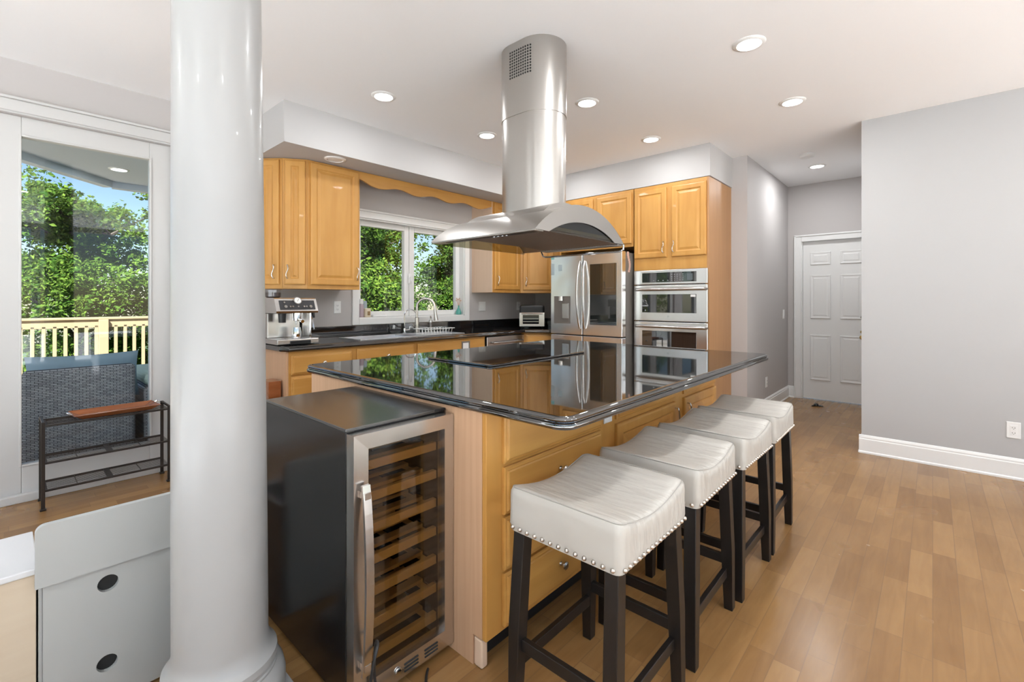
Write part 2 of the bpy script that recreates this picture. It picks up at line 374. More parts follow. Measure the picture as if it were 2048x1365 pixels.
b = MB(); b.box(-3.7, -1.7, -1.5, 3.6, .0005, .012, .004); single('sun_bounce_rug', b, 'rug', 'pale rug added out of view, left of the camera, to bounce sun upward', 'rug')  # unseen rug, added so sunlight bounces to the ceiling on the left
b = MB(); b.box(-3.6, 2.4, -4.2, -1.6, .0005, .012, .004); single('sun_bounce_rug', b, 'rug', 'large pale rug added behind the camera to bounce sun onto the ceiling', 'rug')  # second added rug, a reflector brightening the ceiling from out of view
# ---- kitchen window
b = MB()
x0, x1, z0, z1 = KW
for (a, c, d, e) in ((x0-.07, x0, z0-.065, z1+.065), (x1, x1+.07, z0-.065, z1+.065)): b.box(a, c, WY-.018, WY+.0, d, e, .004)
b.box(x0, x1, WY-.018, WY, z1, z1+.065, .004); b.box(x0, x1, WY-.018, WY, z0-.065, z0, .004)
b.box(x0-.075, x1+.075, WY-.03, WY, z1+.065, z1+.085, .004)
# jamb liner and sill
b.box(x0-.002, x0+.012, WY, WY+.16, z0, z1); b.box(x1-.012, x1+.002, WY, WY+.16, z0, z1); b.box(x0, x1, WY, WY+.16, z0-.01, z0+.008); b.box(x0, x1, WY, WY+.16, z1-.012, z1)
win = struct('window_1', b, 'trim')
for (a, c) in ((x0+.012, 3.036), (3.052, x1-.012)):
    b = MB(); b.steps((a, WY+.13, z0+.008), X, Z, -Y, c-a, z1-.02-z0, [(0, 0), (0, .05), (.02, .055), (.045, .05), (.058, .032), (.058, .0)])
    bmesh.ops.delete(b.bm, geom=[f for f in b.bm.faces if len(f.verts) == 4 and abs(f.normal.y) > 2], context='FACES')
    # frame = four bars instead of a filled front
    b.bm.free(); b = MB()
    for q in ((a, a+.058, z0+.008, z1-.012), (c-.058, c, z0+.008, z1-.012), (a+.058, c-.058, z0+.008, z0+.066), (a+.058, c-.058, z1-.066, z1-.012)):
        b.box(q[0], q[1], WY+.075, WY+.13, q[2], q[3], .006)
    sash = struct('window_sash', b, 'trim', win)
    b = MB(); b.box(a+.05, c-.05, WY+.098, WY+.103, z0+.06, z1-.06); struct('window_pane', b, 'glass', sash)
b = MB(); b.box(3.036, 3.052, WY+.06, WY+.14, z0, z1); b.box(3.02, 3.068, WY+.055, WY+.062, 1.45, 1.56, .003); struct('window_mullion', b, 'trim', win)
b = MB(); b.box(3.035, 3.053, WY+.04, WY+.06, 1.47, 1.52, .004); b.tube([(3.044, WY+.045, 1.5), (3.05, WY+.03, 1.47), (3.052, WY+.028, 1.40)], .006); struct('window_latch', b, 'trim', win)

# ---- patio doors
def patio_door(name, x0, x1, gl, gr, head=True):
    b = MB(); z1 = 2.42
    b.box(x0, gl, WY+.03, WY+.085, .02, z1, .004); b.box(gr, x1, WY+.03, WY+.085, .02, z1, .004)
    b.box(gl, gr, WY+.03, WY+.085, .02, .225, .004); b.box(gl, gr, WY+.03, WY+.085, 2.295, z1, .004)
    for q in ((gl-.012, gl, .213, 2.307), (gr, gr+.012, .213, 2.307)): b.box(q[0], q[1], WY+.022, WY+.03, q[2], q[3], .003)
    b.box(gl, gr, WY+.022, WY+.03, .213, .225, .003); b.box(gl, gr, WY+.022, WY+.03, 2.295, 2.307, .003)
    d = struct(name, b, 'doortrim')
    b = MB(); b.box(gl-.004, gr+.004, WY+.052, WY+.058, .22, 2.30); struct('door_pane', b, 'doorglass', d)
    return d
d1 = patio_door('door_1', -.05, .87, .09, .735)
d3 = patio_door('door_3', -1.04, -.0505, -.86, -.20)
patio_door('door_4', -2.4, -1.4, -2.26, -1.54); patio_door('door_5', -3.6, -2.6, -3.46, -2.74)
b = MB()   # head casing and crown of the patio doors, side casing, sill board
b.box(-1.1, .93, WY-.02, WY, 2.42, 2.47, .004); b.box(-1.11, .95, WY-.035, WY, 2.43, 2.50, .004); b.box(-1.12, .96, WY-.055, WY, 2.50, 2.515, .004); b.box(.855, .93, WY-.018, WY, 0, 2.42, .004)
b.box(-1.1, .93, WY-.02, WY+.02, 0, .05, .004)
struct('trim_1', b, 'doortrim')

# ---- hall door, six panels
b = MB(); b.box(6.985, 7.02, .545, 1.244, .008, 2.02)
hd = struct('door_2', b, 'trim')
PF = [(0, .0), (.004, -.006), (.022, -.007), (.045, -.001)]
b = MB()
for (za, zb) in ((1.717, 1.88), (1.034, 1.586), (.25, .827)):
    for (ya, yb) in ((.625, .85), (.945, 1.165)):
        b.steps((6.979, yb, za), -Y, Z, -X, yb-ya, zb-za, [(0, -.005), (0, 0), (.006, .006), (.03, .001), (.045, .005)])
struct('door_panel', b, 'trim', hd)
for (zz, m, r) in ((1.06, 'nickel', .018), (.885, 'brass', .02), (.82, 'brass', .027)):
    b = MB(); mx = Matrix.Translation((6.98, .625, zz)) @ Matrix.Rotation(-PI/2, 4, 'Y'); b.lathe([(.02, 0), (.02, .006), (.008, .01), (.008, .03), (r, .04), (r, .055), (r*.6, .062)], n=16, mx=mx); struct('door_knob', b, m, hd)
b = MB()
for (xa, xb, t) in ((6.93, 6.95, 0),):
    b.box(xa, xb, 1.255, 1.335, 0, 2.09, .004); b.box(xa, xb, .45, .535, 0, 2.09, .004); b.box(xa, xb, .535, 1.255, 2.02, 2.09, .004); b.box(xa-.012, xa, 1.315, 1.335, 0, 2.10, .004); b.box(xa-.012, xa, .44, 1.335, 2.085, 2.105, .004)
b.box(6.95, 7.0, 1.246, 1.264, 0, 2.03); b.box(6.95, 7.0, .52, 1.264, 2.022, 2.03)
struct('trim_2', b, 'trim')

# ---- column
b = MB(); cc = Vector((.436, 1.538, 0))
lean = lambda z: (.006*(1-z/2.75))
pr = [(.168, .10), (.172, .125), (.172, .155), (.166, .185), (.155, .20), (.149, .205), (.149, .212), (.145, .216), (.145, .226), (.150, .232), (.148, .252), (.138, .262), (.134, .268), (.127, .285), (.122, .31), (.1205, .36)]
pr = [(max(.1205, r*.975), .09+(z-.10)*.88) for r, z in pr]
pr += [(.1205-.0135*((z-.36)/2.39)**1.3, z) for z in [.36+2.39*i/12 for i in range(1, 13)]]
b.lathe([(r, z) for r, z in pr], c=(.434, 1.536, 0), n=64)
b.box(.434-.172, .434+.172, 1.536-.172, 1.536+.172, 0, .09, .003)
for v in b.bm.verts:
    if v.co.z > .3: k = (v.co.z-.3)/2.45; v.co.x -= .0097*k; v.co.y += .0107*k
o = struct('column', b, 'column'); tag(o, 'glossy white round column on a moulded base in front of the patio door', 'column', kind='structure')

# ------------------------------------------------------------------ outside
b = MB(); b.box(-60, 60, WY+.3, 80, -4.2, -4.0); b.box(-60, -4.4, -60, WY+.3, -4.2, -4.0); struct('ground', b, 'ground')
b = MB(); b.box(-16, 12, -18, -4.45, -.2, -.08); b.box(-16, -3.95, -4.45, 4.0, -.2, -.08); struct('bounce_terrace_ground', b, 'bounce_stone')  # unseen terrace added outside the openings to throw light onto the ceiling
b = MB()
for i in range(36):
    y = WY+.2+i*.145
    b.box(-6, 2.3, y, y+.139, -.10, -.06, .003)
struct('deck_floor', b, 'deck')
t = thing('deck_railing', 'tan painted wooden railing with upright balusters along the deck edge', 'railing', (0, 9.1, -.06))
b = MB(); b.box(-6, 2.3, 9.03, 9.17, .985, 1.02, .006); b.box(-6, 2.3, 9.06, 9.10, .87, .985, .004); obj('top_rail', b, 'rail', t)
b = MB(); b.box(-6, 2.3, 9.08, 9.12, .05, .13, .004); obj('bottom_rail', b, 'rail', t)
for x in (-3.1, -1.0, 1.02): b = MB(); b.box(x-.055, x+.055, 9.0, 9.10, -.06, .985, .006); obj('post', b, 'rail', t)
b0 = None
for i in range(44):
    x = -2.76+i*.109
    if min(abs(x-q) for q in (-3.1, -1.0, 1.02)) < .07: continue
    if b0 is None: b = MB(); b.box(x-.02, x+.02, 9.06, 9.10, .10, .90, .003); b0 = obj('baluster', b, 'rail', t); bx = x
    else: c = b0.copy(); COL.objects.link(c); c.location.x = x-bx
# roof over the deck
b = MB(); poly = [(-1.5, WY+.2), (-1.5, 4.45), (.86, 6.92), (2.6, 6.85), (2.6, WY+.2)]; b.prism(poly, 'xy', 2.62, 2.78)
ro = struct('roof', b, 'roofpaint')
b = MB()
for p, q in (((-1.5, 4.45), (.86, 6.92)), ((.86, 6.92), (2.6, 6.85))):
    p, q = Vector((*p, 0)), Vector((*q, 0)); d = (q-p).normalized(); n = Vector((-d.y, d.x, 0)); r0 = b.ring([p+n*a+Z*z for a, z in ((0, 2.55), (.1, 2.55), (.13, 2.72), (0, 2.72))]); r1 = b.ring([q+n*a+Z*z for a, z in ((0, 2.55), (.1, 2.55), (.13, 2.72), (0, 2.72))]); b.bridge(r0, r1); b.cap(r0); b.cap(r1)
struct('roof_gutter', b, 'roofpaint', ro)
# trees
def tree_meshes(seed, h, rad, leaves, lm, size=.13, low=.15):
    rnd = random.Random(seed); tb = MB(); tips = []
    trunk = [(0, 0, 0), (rnd.uniform(-.1, .1), rnd.uniform(-.1, .1), h*.3), (rnd.uniform(-.3, .3), rnd.uniform(-.3, .3), h*.62), (rnd.uniform(-.3, .3), rnd.uniform(-.3, .3), h*.93)]
    tb.tube(trunk, [h*.022, h*.018, h*.010, h*.003], 7)
    for i in range(26):
        f = rnd.uniform(low, .92); k = min(2, int(f/.33)); p = Vector(trunk[k]).lerp(Vector(trunk[k+1]), (f-.31*k)/.31 if k else f/.31)
        p.z = h*f; a = rnd.uniform(0, 2*PI); ln = rad*(1.05-.55*abs(f-.45)/.5)*rnd.uniform(.65, 1.1)
        d = Vector((math.cos(a), math.sin(a), rnd.uniform(.1, .6))); q = p+d*ln*.5+Vector((0, 0, rnd.uniform(-.1, .2))); e = p+d*ln
        tb.tube([p, q, e], [h*.008, h*.005, .008], 5); tips += [(q, .55*ln), (e, .45*ln), (p.lerp(e, .75), .5*ln)]
        for _ in range(2):
            e2 = q+Vector((rnd.uniform(-1, 1), rnd.uniform(-1, 1), rnd.uniform(-.2, .8)))*ln*.45; tb.tube([q, e2], [h*.004, .006], 4); tips.append((e2, .4*ln))
    tips.append((Vector(trunk[3]), rad*.35)); tips.append((Vector(trunk[3])-Vector((0, 0, h*.1)), rad*.5))
    vs, fs = [], []
    sub = [(c+Vector((rnd.gauss(0, .45), rnd.gauss(0, .45), rnd.gauss(0, .4)))*r, r*rnd.uniform(.18, .34)) for c, r in tips for _ in range(5)]
    for _ in range(leaves):
        c, r = rnd.choice(sub); p = c+Vector((rnd.gauss(0, .6), rnd.gauss(0, .6), rnd.gauss(0, .5)))*r
        u = Vector((rnd.gauss(0, 1), rnd.gauss(0, 1), rnd.gauss(0, .6))).normalized(); w = u.cross(Vector((rnd.gauss(0, 1), rnd.gauss(0, 1), rnd.gauss(0, 1)))).normalized()
        s = size*rnd.uniform(.6, 1.25); n = u.cross(w)*s*.18; k = len(vs)
        vs += [p-u*s*.55, p+w*s*.34+n, p+u*s*.6, p-w*s*.34+n]; fs += [(k, k+1, k+2), (k, k+2, k+3)]
    me = bpy.data.meshes.new('foliage'); me.from_pydata(vs, [], fs); me.materials.append(M[lm])
    return tb.mesh('trunk', M['bark']), me
TM = [tree_meshes(11, 7.6, 2.4, 52000, 'leaf', .105), tree_meshes(23, 8.8, 2.5, 56000, 'leafd', .11, .1), tree_meshes(37, 6.4, 2.4, 46000, 'leaf', .10, .1), tree_meshes(51, 9.5, 2.7, 60000, 'leafd', .12, .08)]
TREES = [(0, 1.3, 17.6, -4, .3, 'sunlit maple tree rising above the deck railing seen through the patio door', 1.10),
 (2, 5.3, 10.6, -4, 2.2, 'light green tree close outside the left kitchen window pane', 1.0), (3, 10.9, 11.2, -4, .4, 'dark green tree outside the right kitchen window pane', .85),
 (1, 10.0, 17.8, -4, 2.9, 'dark leafy tree beyond the sink, between the two nearest trees', 1.15), (3, 16.4, 18.2, -4, 1.7, 'tall tree at the right edge of the kitchen window view', 1.0),
 (3, 8.0, 26.0, -4, 5.2, 'tall far tree in the last row, behind the left window pane', 1.3), (1, 19.4, 31.0, -4, 3.0, 'tall far tree in the last row, behind the right window pane', 1.7),
 (0, 29, 26, -4, .9, 'far tree at the right end of the last row', 1.4), (2, -2.7, 25.2, -4, 1.0, 'low far tree behind the left end of the deck railing', 1.0),
 (0, -6.5, 17, -4, 2.0, 'leafy tree beyond the far left deck end', .9), (1, -13, 11, -4, 2.4, 'tree outside the left side of the house', 1.0), (0, -13, 3.5, -4, .9, 'second tree outside the left side of the house', 1.1)]
def tree(k, x, y, z, rz, label, sc=1.0):
    t = thing('leafy_tree', label, 'tree', (x, y, z), rz, 'leafy trees beyond the deck and the kitchen window'); t.scale = (sc, sc, sc)
    for nm, me in zip(('trunk', 'foliage'), TM[k]):
        o = bpy.data.objects.new(nm, me); COL.objects.link(o); o.parent = t
for (k, x, y, z, rz, lab, sc) in TREES: tree(k, x, y, z, rz, lab, sc)
# wicker seats on the deck
def pillow(b, c, w, h, d, mx):
    n, m = 17, 13; rows = []
    for s_ in (1, -1):
        g = []
        for i in range(n):
            row = []
            for j in range(m):
                u, v = 2*i/(n-1)-1, 2*j/(m-1)-1; th = (max(0, 1-u*u)*max(0, 1-v*v))**.45
                px = u*w/2*(1-.07*(1-abs(v))**0*(1-v*v)*0-.05*(1-v*v)); pz = v*h/2*(1-.08*(1-u*u))
                row.append(b.bm.verts.new(mx @ Vector((px, s_*th*d/2, pz))))
            g.append(row)
        rows.append(g)
        for i in range(n-1):
            for j in range(m-1):
                f = b.bm.faces.new((g[i][j], g[i+1][j], g[i+1][j+1], g[i][j+1])); f.smooth = True
    bmesh.ops.remove_doubles(b.bm, verts=b.bm.verts[:], dist=.0005)
t = thing('wicker_armchair', 'grey wicker armchair with its back against the patio door glass', 'armchair', (.43, 4.75, -.06))
b = MB(); b.box(.10, .72, 4.66, 4.76, 0, .765, .03, 3); obj('backrest', b, 'wicker', t)
b = MB(); b.box(.10, .20, 4.76, 5.42, 0, .58, .03, 3); obj('arm', b, 'wicker', t)
b = MB(); b.box(.62, .72, 4.76, 5.42, 0, .58, .03, 3); obj('arm', b, 'wicker', t)
b = MB(); b.box(.20, .62, 4.76, 5.40, .0, .34, .02); obj('seat_base', b, 'wicker', t)
b = MB(); b.box(.205, .615, 4.775, 5.42, .345, .46, .04, 4); obj('seat_cushion', b, 'bluefab', t)
b = MB(); pillow(b, 0, .66, .37, .15, Matrix.Translation((.445, 4.89, .665)) @ Matrix.Rotation(-.12, 4, 'X')); single('throw_pillow', b, 'bluefab', 'blue-grey throw pillow leaning in the wicker armchair', 'pillow')
t = thing('wicker_bench', 'grey wicker bench with pale green cushion right of the wicker armchair', 'bench', (1.2, 5.1, -.06))
b = MB(); b.box(.78, 1.7, 4.72, 5.5, -.06, .56, .03, 3); obj('bench_body', b, 'wicker', t)
b = MB(); b.box(.785, 1.69, 4.73, 5.49, .563, .67, .05, 4); obj('cushion', b, 'greenfab', t)

# ------------------------------------------------------------------ ceiling lights
def downlight(x, y, z, label, on=True, power=1):
    t = thing('downlight', label, 'ceiling light', (x, y, z), 0, 'recessed ceiling lights')
    b = MB(); b.lathe([(.062, -.001), (.066, -.010), (.082, -.007), (.088, -.0015), (.088, 0)], n=32)
    obj('trim_ring', b, 'white', t, False)
    b = MB(); b.lathe([(.061, -.003), (.058, -.006), (.03, -.0075)], n=28); obj('lens', b, 'lens' if on else 'lensoff', t, False)
    if on:
        ld = bpy.data.lights.new('downlight_lamp', 'AREA'); ld.shape = 'DISK'; ld.size = .11; ld.energy = LAMP_POWER*power; ld.color = (.97, .985, 1)
        l = bpy.data.objects.new('downlight_lamp', ld); COL.objects.link(l); l.parent = t; l.location = (0, 0, -.012)
for (x, y, lab) in ((2.92, .79, 'round ceiling downlight over the bar stools, nearest the camera'), (3.99, .78, 'round ceiling downlight above the far end of the bar stool row'), (2.97, 1.93, 'round ceiling downlight just right of the range hood chimney'),
    (4.04, 1.93, 'round ceiling downlight in front of the tall oven cabinet'), (1.88, 2.97, 'round ceiling downlight beside the soffit corner above the espresso machine'), (2.95, 2.98, 'round ceiling downlight just left of the range hood chimney'),
    (4.02, 2.97, 'round ceiling downlight hidden behind the range hood chimney'), (1.88, .79, 'round ceiling downlight above the wine cooler'), (6.08, .95, 'round ceiling downlight in the hallway before the white door')):
    downlight(x, y, CEIL, lab, True, 2.1 if x > 5 else (1.6 if y < 1 else 1))
for (x, y) in ((.2, -.6), (2.0, -1.2), (3.8, -1.2), (-1.6, .6), (-1.4, 2.6), (.2, -2.6), (2.4, -2.8)): downlight(x, y, CEIL, 'round ceiling downlight in the part of the room behind the camera')
downlight(1.88, 3.70, 2.445, 'unlit round light in the soffit above the left wall cabinets', False)
downlight(.825, 6.23, 2.62, 'round light in the deck roof seen through the patio door glass')
t = thing('dome_light', 'white glass dome light under the soffit behind the scalloped valance', 'ceiling light', (3.02, 4.02, 2.445))
b = MB(); b.lathe([(.085, 0), (.085, -.018), (.08, -.02)], n=28); obj('base', b, 'white', t, False)
b = MB(); b.lathe([(.08, -.02)]+[(.08*math.cos(a), -.02-.065*math.sin(a)) for a in [PI/2*i/8 for i in range(1, 8)]]+[(.006, -.086)], n=28); obj('shade', b, 'opal', t, False)
b = MB(); b.lathe([(.07, 0), (.07, -.02), (.06, -.032), (.03, -.036)], (5.53, .951, CEIL), n=28); single('smoke_detector', b, 'white', 'round white smoke detector on the hallway ceiling beside the light', 'smoke detector')

# ------------------------------------------------------------------ cabinets
def knob(parent, p, n, m='nickel', s=1.0):
    n = Vector(n); mx = Matrix.Translation(p) @ n.to_track_quat('Z', 'Y').to_matrix().to_4x4()
    b = MB(); b.lathe([(.009*s, 0), (.008*s, .003), (.0055*s, .006), (.0055*s, .014), (.012*s, .018), (.016*s, .022), (.0155*s, .027), (.009*s, .031)], n=16, mx=mx); return obj('knob', b, m, parent)
def pull(parent, p, n, ln=.11, m='nickel', wavy=True):
    """upright wavy bar pull centred on p, standing off along n"""
    n = Vector(n).normalized(); sd = n.cross(Z); p = Vector(p); pts = [p-Z*ln/2, p-Z*ln/2+n*.018]
    for i in range(1, 10): a = i/10; pts.append(p+Z*(a-.5)*ln+n*(.022+.004*math.sin(a*PI))+sd*(.008*math.sin(a*2*PI) if wavy else 0))
    pts += [p+Z*ln/2+n*.018, p+Z*ln/2]; b = MB(); b.tube(pts, .0045, 8); return obj('handle', b, m, parent)
def front(parent, O, U, N, w, h, prof=DOOR, m='maple', name='door'):
    b = MB(); b.steps(O, U, Z, N, w, h, prof); return obj(name, b, m, parent)
# upper cabinets left of the window: a straight one and two facets that turn to the wall
def upper(label, P, Q, depth_poly, doors, z0=1.36, z1=2.44, hand=None):
    P, Q = Vector((*P, 0)), Vector((*Q, 0)); U = (Q-P).normalized(); N = Vector((U.y, -U.x, 0)); w = (Q-P).length
    c = (P+Q)/2; t = thing('wall_cabinet', label, 'cabinet', (c.x, c.y, z0), 0, 'maple wall cabinets')
    b = MB(); b.prism(depth_poly, 'xy', z0, z1); obj('body', b, 'maple', t)
    for (u0, u1, hu) in doors:
        d = front(t, P+U*u0+N*.0005+Z*(z0+.035), U, N, u1-u0, z1-z0-.05); pull(d, P+U*hu+N*.0205+Z*(z0+.14), N)
    return t
upper('maple wall cabinet with one wide door, just left of the kitchen window', (1.725, 3.87), (2.20, 3.87), [(1.725, 3.87), (2.20, 3.87), (2.20, WY), (1.725, WY)], [(.02, .46, .435)])
upper('narrow angled maple wall cabinet, middle of the three left of the window', (1.565, 3.98), (1.7235, 3.872), [(1.565, 3.98), (1.7235, 3.872), (1.7235, WY), (1.565, WY)], [(.018, .178, .045)])
upper('angled maple end cabinet next to the white column, against the wall', (1.42, 4.155), (1.5635, 3.982), [(1.42, 4.155), (1.5635, 3.982), (1.5635, WY), (1.42, WY)], [(.012, .205, .17)])
upper('maple wall cabinet right of the kitchen window with glare painted on its side panel', (3.905, 3.87), (4.43, 3.87), [(3.925, 3.87), (4.43, 3.87), (4.43, WY), (3.925, WY)], [(.04, .495, .085)])
b = MB(); b.box(3.915, 3.9249, 3.872, WY, 1.36, 2.44); o = single('cabinet_side_panel', b, 'veneer_glare_bare', 'veneer side panel with glare painted in its colour, part of the cabinet right of the kitchen window', 'panel')  # lightened colour stands in for glare on this panel
upper('angled maple corner wall cabinet partly behind the refrigerator', (4.431, 3.87), (4.80, 3.50), [(4.431, 3.87), (4.80, 3.50), (WX, 3.50), (WX, WY), (4.431, WY)], [(.03, .42, .07)])
# scalloped valance
pts = [(2.202, 2.44)]; n = 60; bot = []
for i in range(n+1):
    u = i/n; x = 2.202+u*(3.912-2.202); w = abs(u-.5)*2
    z = 2.335+.016*math.cos(w*PI*4.0)+(.022*max(0, (w-.86)/.14)**1.2)
    bot.append((x, z))
b = MB(); b.strip(bot, [(x, 2.44) for x, z in bot], 'xz', 3.872, 3.892, False); single('valance', b, 'mapleX', 'scalloped maple valance board above the kitchen window', 'valance')
# tall oven cabinet
t = thing('oven_cabinet', 'tall maple cabinet around the wall ovens beside the refrigerator', 'cabinet', (4.8, 1.95, 0))
b = MB(); b.box(4.50, WX, 1.566, 1.585, 0, 2.44); obj('side_panel', b, 'tallveneer', t, label='brown veneer side panel facing the hallway')
b = MB(); b.box(4.50, 4.52, 1.586, 2.335, 1.575, 2.44); b.box(4.50, 4.52, 1.586, 1.60, .1, 1.575); b.box(4.50, 4.52, 2.325, 2.335, .1, 1.575); b.box(4.50, 4.52, 1.60, 2.325, .10, .36); b.box(4.53, WX, 2.318, 2.335, .1, 2.44); b.box(4.53, WX, 1.586, 2.318, 1.60, 1.62); obj('face_frame', b, 'maple', t)
for (ya, yb, hy) in ((1.978, 2.328, 2.005), (1.59, 1.926, 1.90)):
    d = front(t, (4.4995, yb, 1.70), -Y, -X, yb-ya, .70); pull(d, (4.479, hy, 1.80), -X)
t = thing('over_fridge_cabinet', 'maple cabinet with two doors above the refrigerator', 'cabinet', (4.8, 2.8, 1.84))
b = MB(); b.box(4.50, WX-.012, 2.345, 3.29, 1.835, 2.44); obj('body', b, 'maple', t)
for (ya, yb) in ((2.363, 2.785), (2.838, 3.26)): front(t, (4.4995, yb, 1.868), -Y, -X, yb-ya, .54)
b = MB(); b.box(4.50, WX, 3.2905, 3.31, 0, 2.44); single('fridge_side_panel', b, 'maple', 'upright maple panel between refrigerator and corner cabinet', 'panel')
# base cabinets under the window
t = thing('base_cabinet', 'maple base cabinets with drawers under the kitchen window', 'cabinet', (2.4, 3.9, 0))
b = MB(); b.box(1.43, 1.448, 3.572, WY-.01, .0, .878); obj('end_panel', b, 'veneer', t)
b = MB(); b.box(1.449, 3.50, 3.57, 3.60, .1, .878); b.box(1.449, 3.50, 3.60, WY-.01, .1, .70); obj('face_frame', b, 'mapleX', t)
b = MB(); b.box(1.449, 3.50, 3.63, 3.66, 0, .099); obj('toe_kick', b, 'dark', t)
def drw(parent, x0, x1, z0, z1, y, kn=True, name='drawer', prof=DRAWER, m='mapleX'):
    d = front(parent, (x0, y, z0), X, -Y, x1-x0, z1-z0, prof, m, name)
    if kn: knob(d, ((x0+x1)/2, y-.0195, (z0+z1)/2), -Y)
    return d
drw(t, 1.465, 1.955, .70, .848, 3.5695); drw(t, 1.465, 1.955, .50, .685, 3.5695); drw(t, 1.465, 1.955, .30, .485, 3.5695); drw(t, 1.465, 1.955, .115, .285, 3.5695)
drw(t, 2.0, 2.575, .70, .858, 3.5695)
ff = drw(t, 2.615, 3.49, .70, .858, 3.5695, False, 'false_front')
for (xa, xb) in ((2.0, 2.575), (2.615, 3.045), (3.06, 3.49)): drw(t, xa, xb, .115, .68, 3.5695, False, 'door', DOOR, 'maple')
b = MB()
for q in ((3.15, 3.165, .745, .845), (3.245, 3.26, .745, .845), (3.165, 3.245, .745, .76), (3.165, 3.245, .83, .845)): b.box(q[0], q[1], 3.541, 3.5495, q[2], q[3], .002)
obj('card_frame', b, 'graysteel', ff)
b = MB(); b.box(3.165, 3.245, 3.545, 3.5494, .76, .83); obj('card', b, 'paper', ff)
t = thing('corner_base_cabinet', 'angled maple base cabinet in the corner beside the refrigerator', 'cabinet', (4.6, 3.7, 0))
b = MB(); b.prism([(4.158, 3.575), (4.42, 3.316), (WX-.012, 3.312), (WX-.012, WY-.01), (4.158, WY-.01)], 'xy', .1, .878); obj('body', b, 'maple', t)
P, Q = Vector((4.158, 3.575, 0)), Vector((4.42, 3.316, 0)); U = (Q-P).normalized(); N = Vector((U.y, -U.x, 0))
front(t, P+U*.02+N*.0005+Z*.70, U, N, .32, .158, DRAWER, 'mapleX', 'drawer'); front(t, P+U*.02+N*.0005+Z*.12, U, N, .32, .56)
# dishwasher
t = thing('dishwasher', 'stainless dishwasher with bar handle between sink cabinet and corner', 'dishwasher', (3.83, 3.9, 0))
b = MB(); b.box(3.52, 4.14, 3.60, WY-.02, .1, .872); obj('case', b, 'dark', t)
b = MB(); b.box(3.53, 4.145, 3.565, 3.599, .12, .868, .005); d = obj('door', b, 'steel', t)
b = MB(); b.tube([(3.60, 3.535, .80), (4.08, 3.535, .80)], .011, 12); b.cyl((3.63, 3.535, .80), (3.63, 3.566, .80), .008); b.cyl((4.05, 3.535, .80), (4.05, 3.566, .80), .008); obj('handle', b, 'steel', d)
# counter along the window wall
def bullnose(poly, z0, z1, r=.016, n=5, inset=None):
    """slab with a rounded edge; poly ccw"""
    b = MB(); c = len(poly); prev = None; P = [Vector((*p, 0)) for p in poly]
    def off(d):
        out = []
        for i in range(c):
            a, m_, q = P[i-1], P[i], P[(i+1) % c]; d1 = (m_-a).normalized(); d2 = (q-m_).normalized(); n1 = Vector((-d1.y, d1.x, 0)); n2 = Vector((-d2.y, d2.x, 0))
            bi = (n1+n2); bi = bi/max(.3, bi.dot(n1)) if bi.length > 1e-6 else n1; out.append(m_+bi*d)
        return out
    return b, off
CT = [(1.402, 3.61), (1.44, 3.54), (4.13, 3.54), (4.40, 3.262), (4.499, 3.262), (4.499, 3.312), (WX-.001, 3.312), (WX-.001, WY-.001), (1.402, WY-.001)]
t = thing('wall_countertop', 'black granite countertop with low backsplash under the kitchen window', 'countertop', (2.8, 3.9, .88))
b, off = bullnose(CT, .88, .92); prev = None
SK = (2.09, 3.25, 3.65, 4.0)
rings = []
for (d, z) in ((.0, .879), (-.006, .885), (-.008, .892), (-.003, .899), (-.0005, .905), (.001, .910), (.006, .917), (.012, .92)):
    rg = b.ring([p+Z*z for p in off(d)])
    if prev: b.bridge(prev, rg)
    prev = rg
# top with sink hole: a triangulated fill between outline and hole
hole = b.ring([(SK[0], SK[2], .92), (SK[1], SK[2], .92), (SK[1], SK[3], .92), (SK[0], SK[3], .92)])
ed = [b.bm.edges.get((prev[i], prev[(i+1) % len(prev)])) or b.bm.edges.new((prev[i], prev[(i+1) % len(prev)])) for i in range(len(prev))]+[b.bm.edges.new((hole[i], hole[(i+1) % 4])) for i in range(4)]
bmesh.ops.triangle_fill(b.bm, use_beauty=True, use_dissolve=False, edges=ed)
h2 = b.ring([(SK[0], SK[2], .88), (SK[1], SK[2], .88), (SK[1], SK[3], .88), (SK[0], SK[3], .88)]); b.bridge(hole, h2)
obj('slab', b, 'granite_w', t)
b = MB(); b.box(1.41, WX-.022, WY-.022, WY-.001, .9205, 1.018, .003); b.box(WX-.022, WX-.001, 3.32, WY-.001, .9205, 1.018, .003); obj('backsplash', b, 'granite_w', t)
# sink, sits in the hole with a thin rim
t = thing('kitchen_sink', 'double-bowl stainless sink set in the counter below the window', 'sink', (2.67, 3.82, .92))
b = MB()
b.box(SK[0]-.018, SK[1]+.018, SK[2]-.018, SK[2]+.02, .9205, .9245, .0015); b.box(SK[0]-.018, SK[1]+.018, SK[3]-.02, SK[3]+.018, .9205, .9245, .0015); b.box(SK[0]-.018, SK[0]+.02, SK[2]+.02, SK[3]-.02, .9205, .9245, .0015); b.box(SK[1]-.02, SK[1]+.018, SK[2]+.02, SK[3]-.02, .9205, .9245, .0015)
obj('rim', b, 'sink', t)
for (xa, xb) in ((SK[0]+.012, 2.655), (2.685, SK[1]-.012)):
    b = MB(); ya, yb = SK[2]+.012, SK[3]-.012
    r1 = b.ring([(xa, ya, .921), (xb, ya, .921), (xb, yb, .921), (xa, yb, .921)]); r2 = b.ring([(xa+.01, ya+.01, .74), (xb-.01, ya+.01, .74), (xb-.01, yb-.01, .74), (xa+.01, yb-.01, .74)]); b.bridge(r1, r2); b.cap(r2)
    obj('bowl', b, 'sink', t)
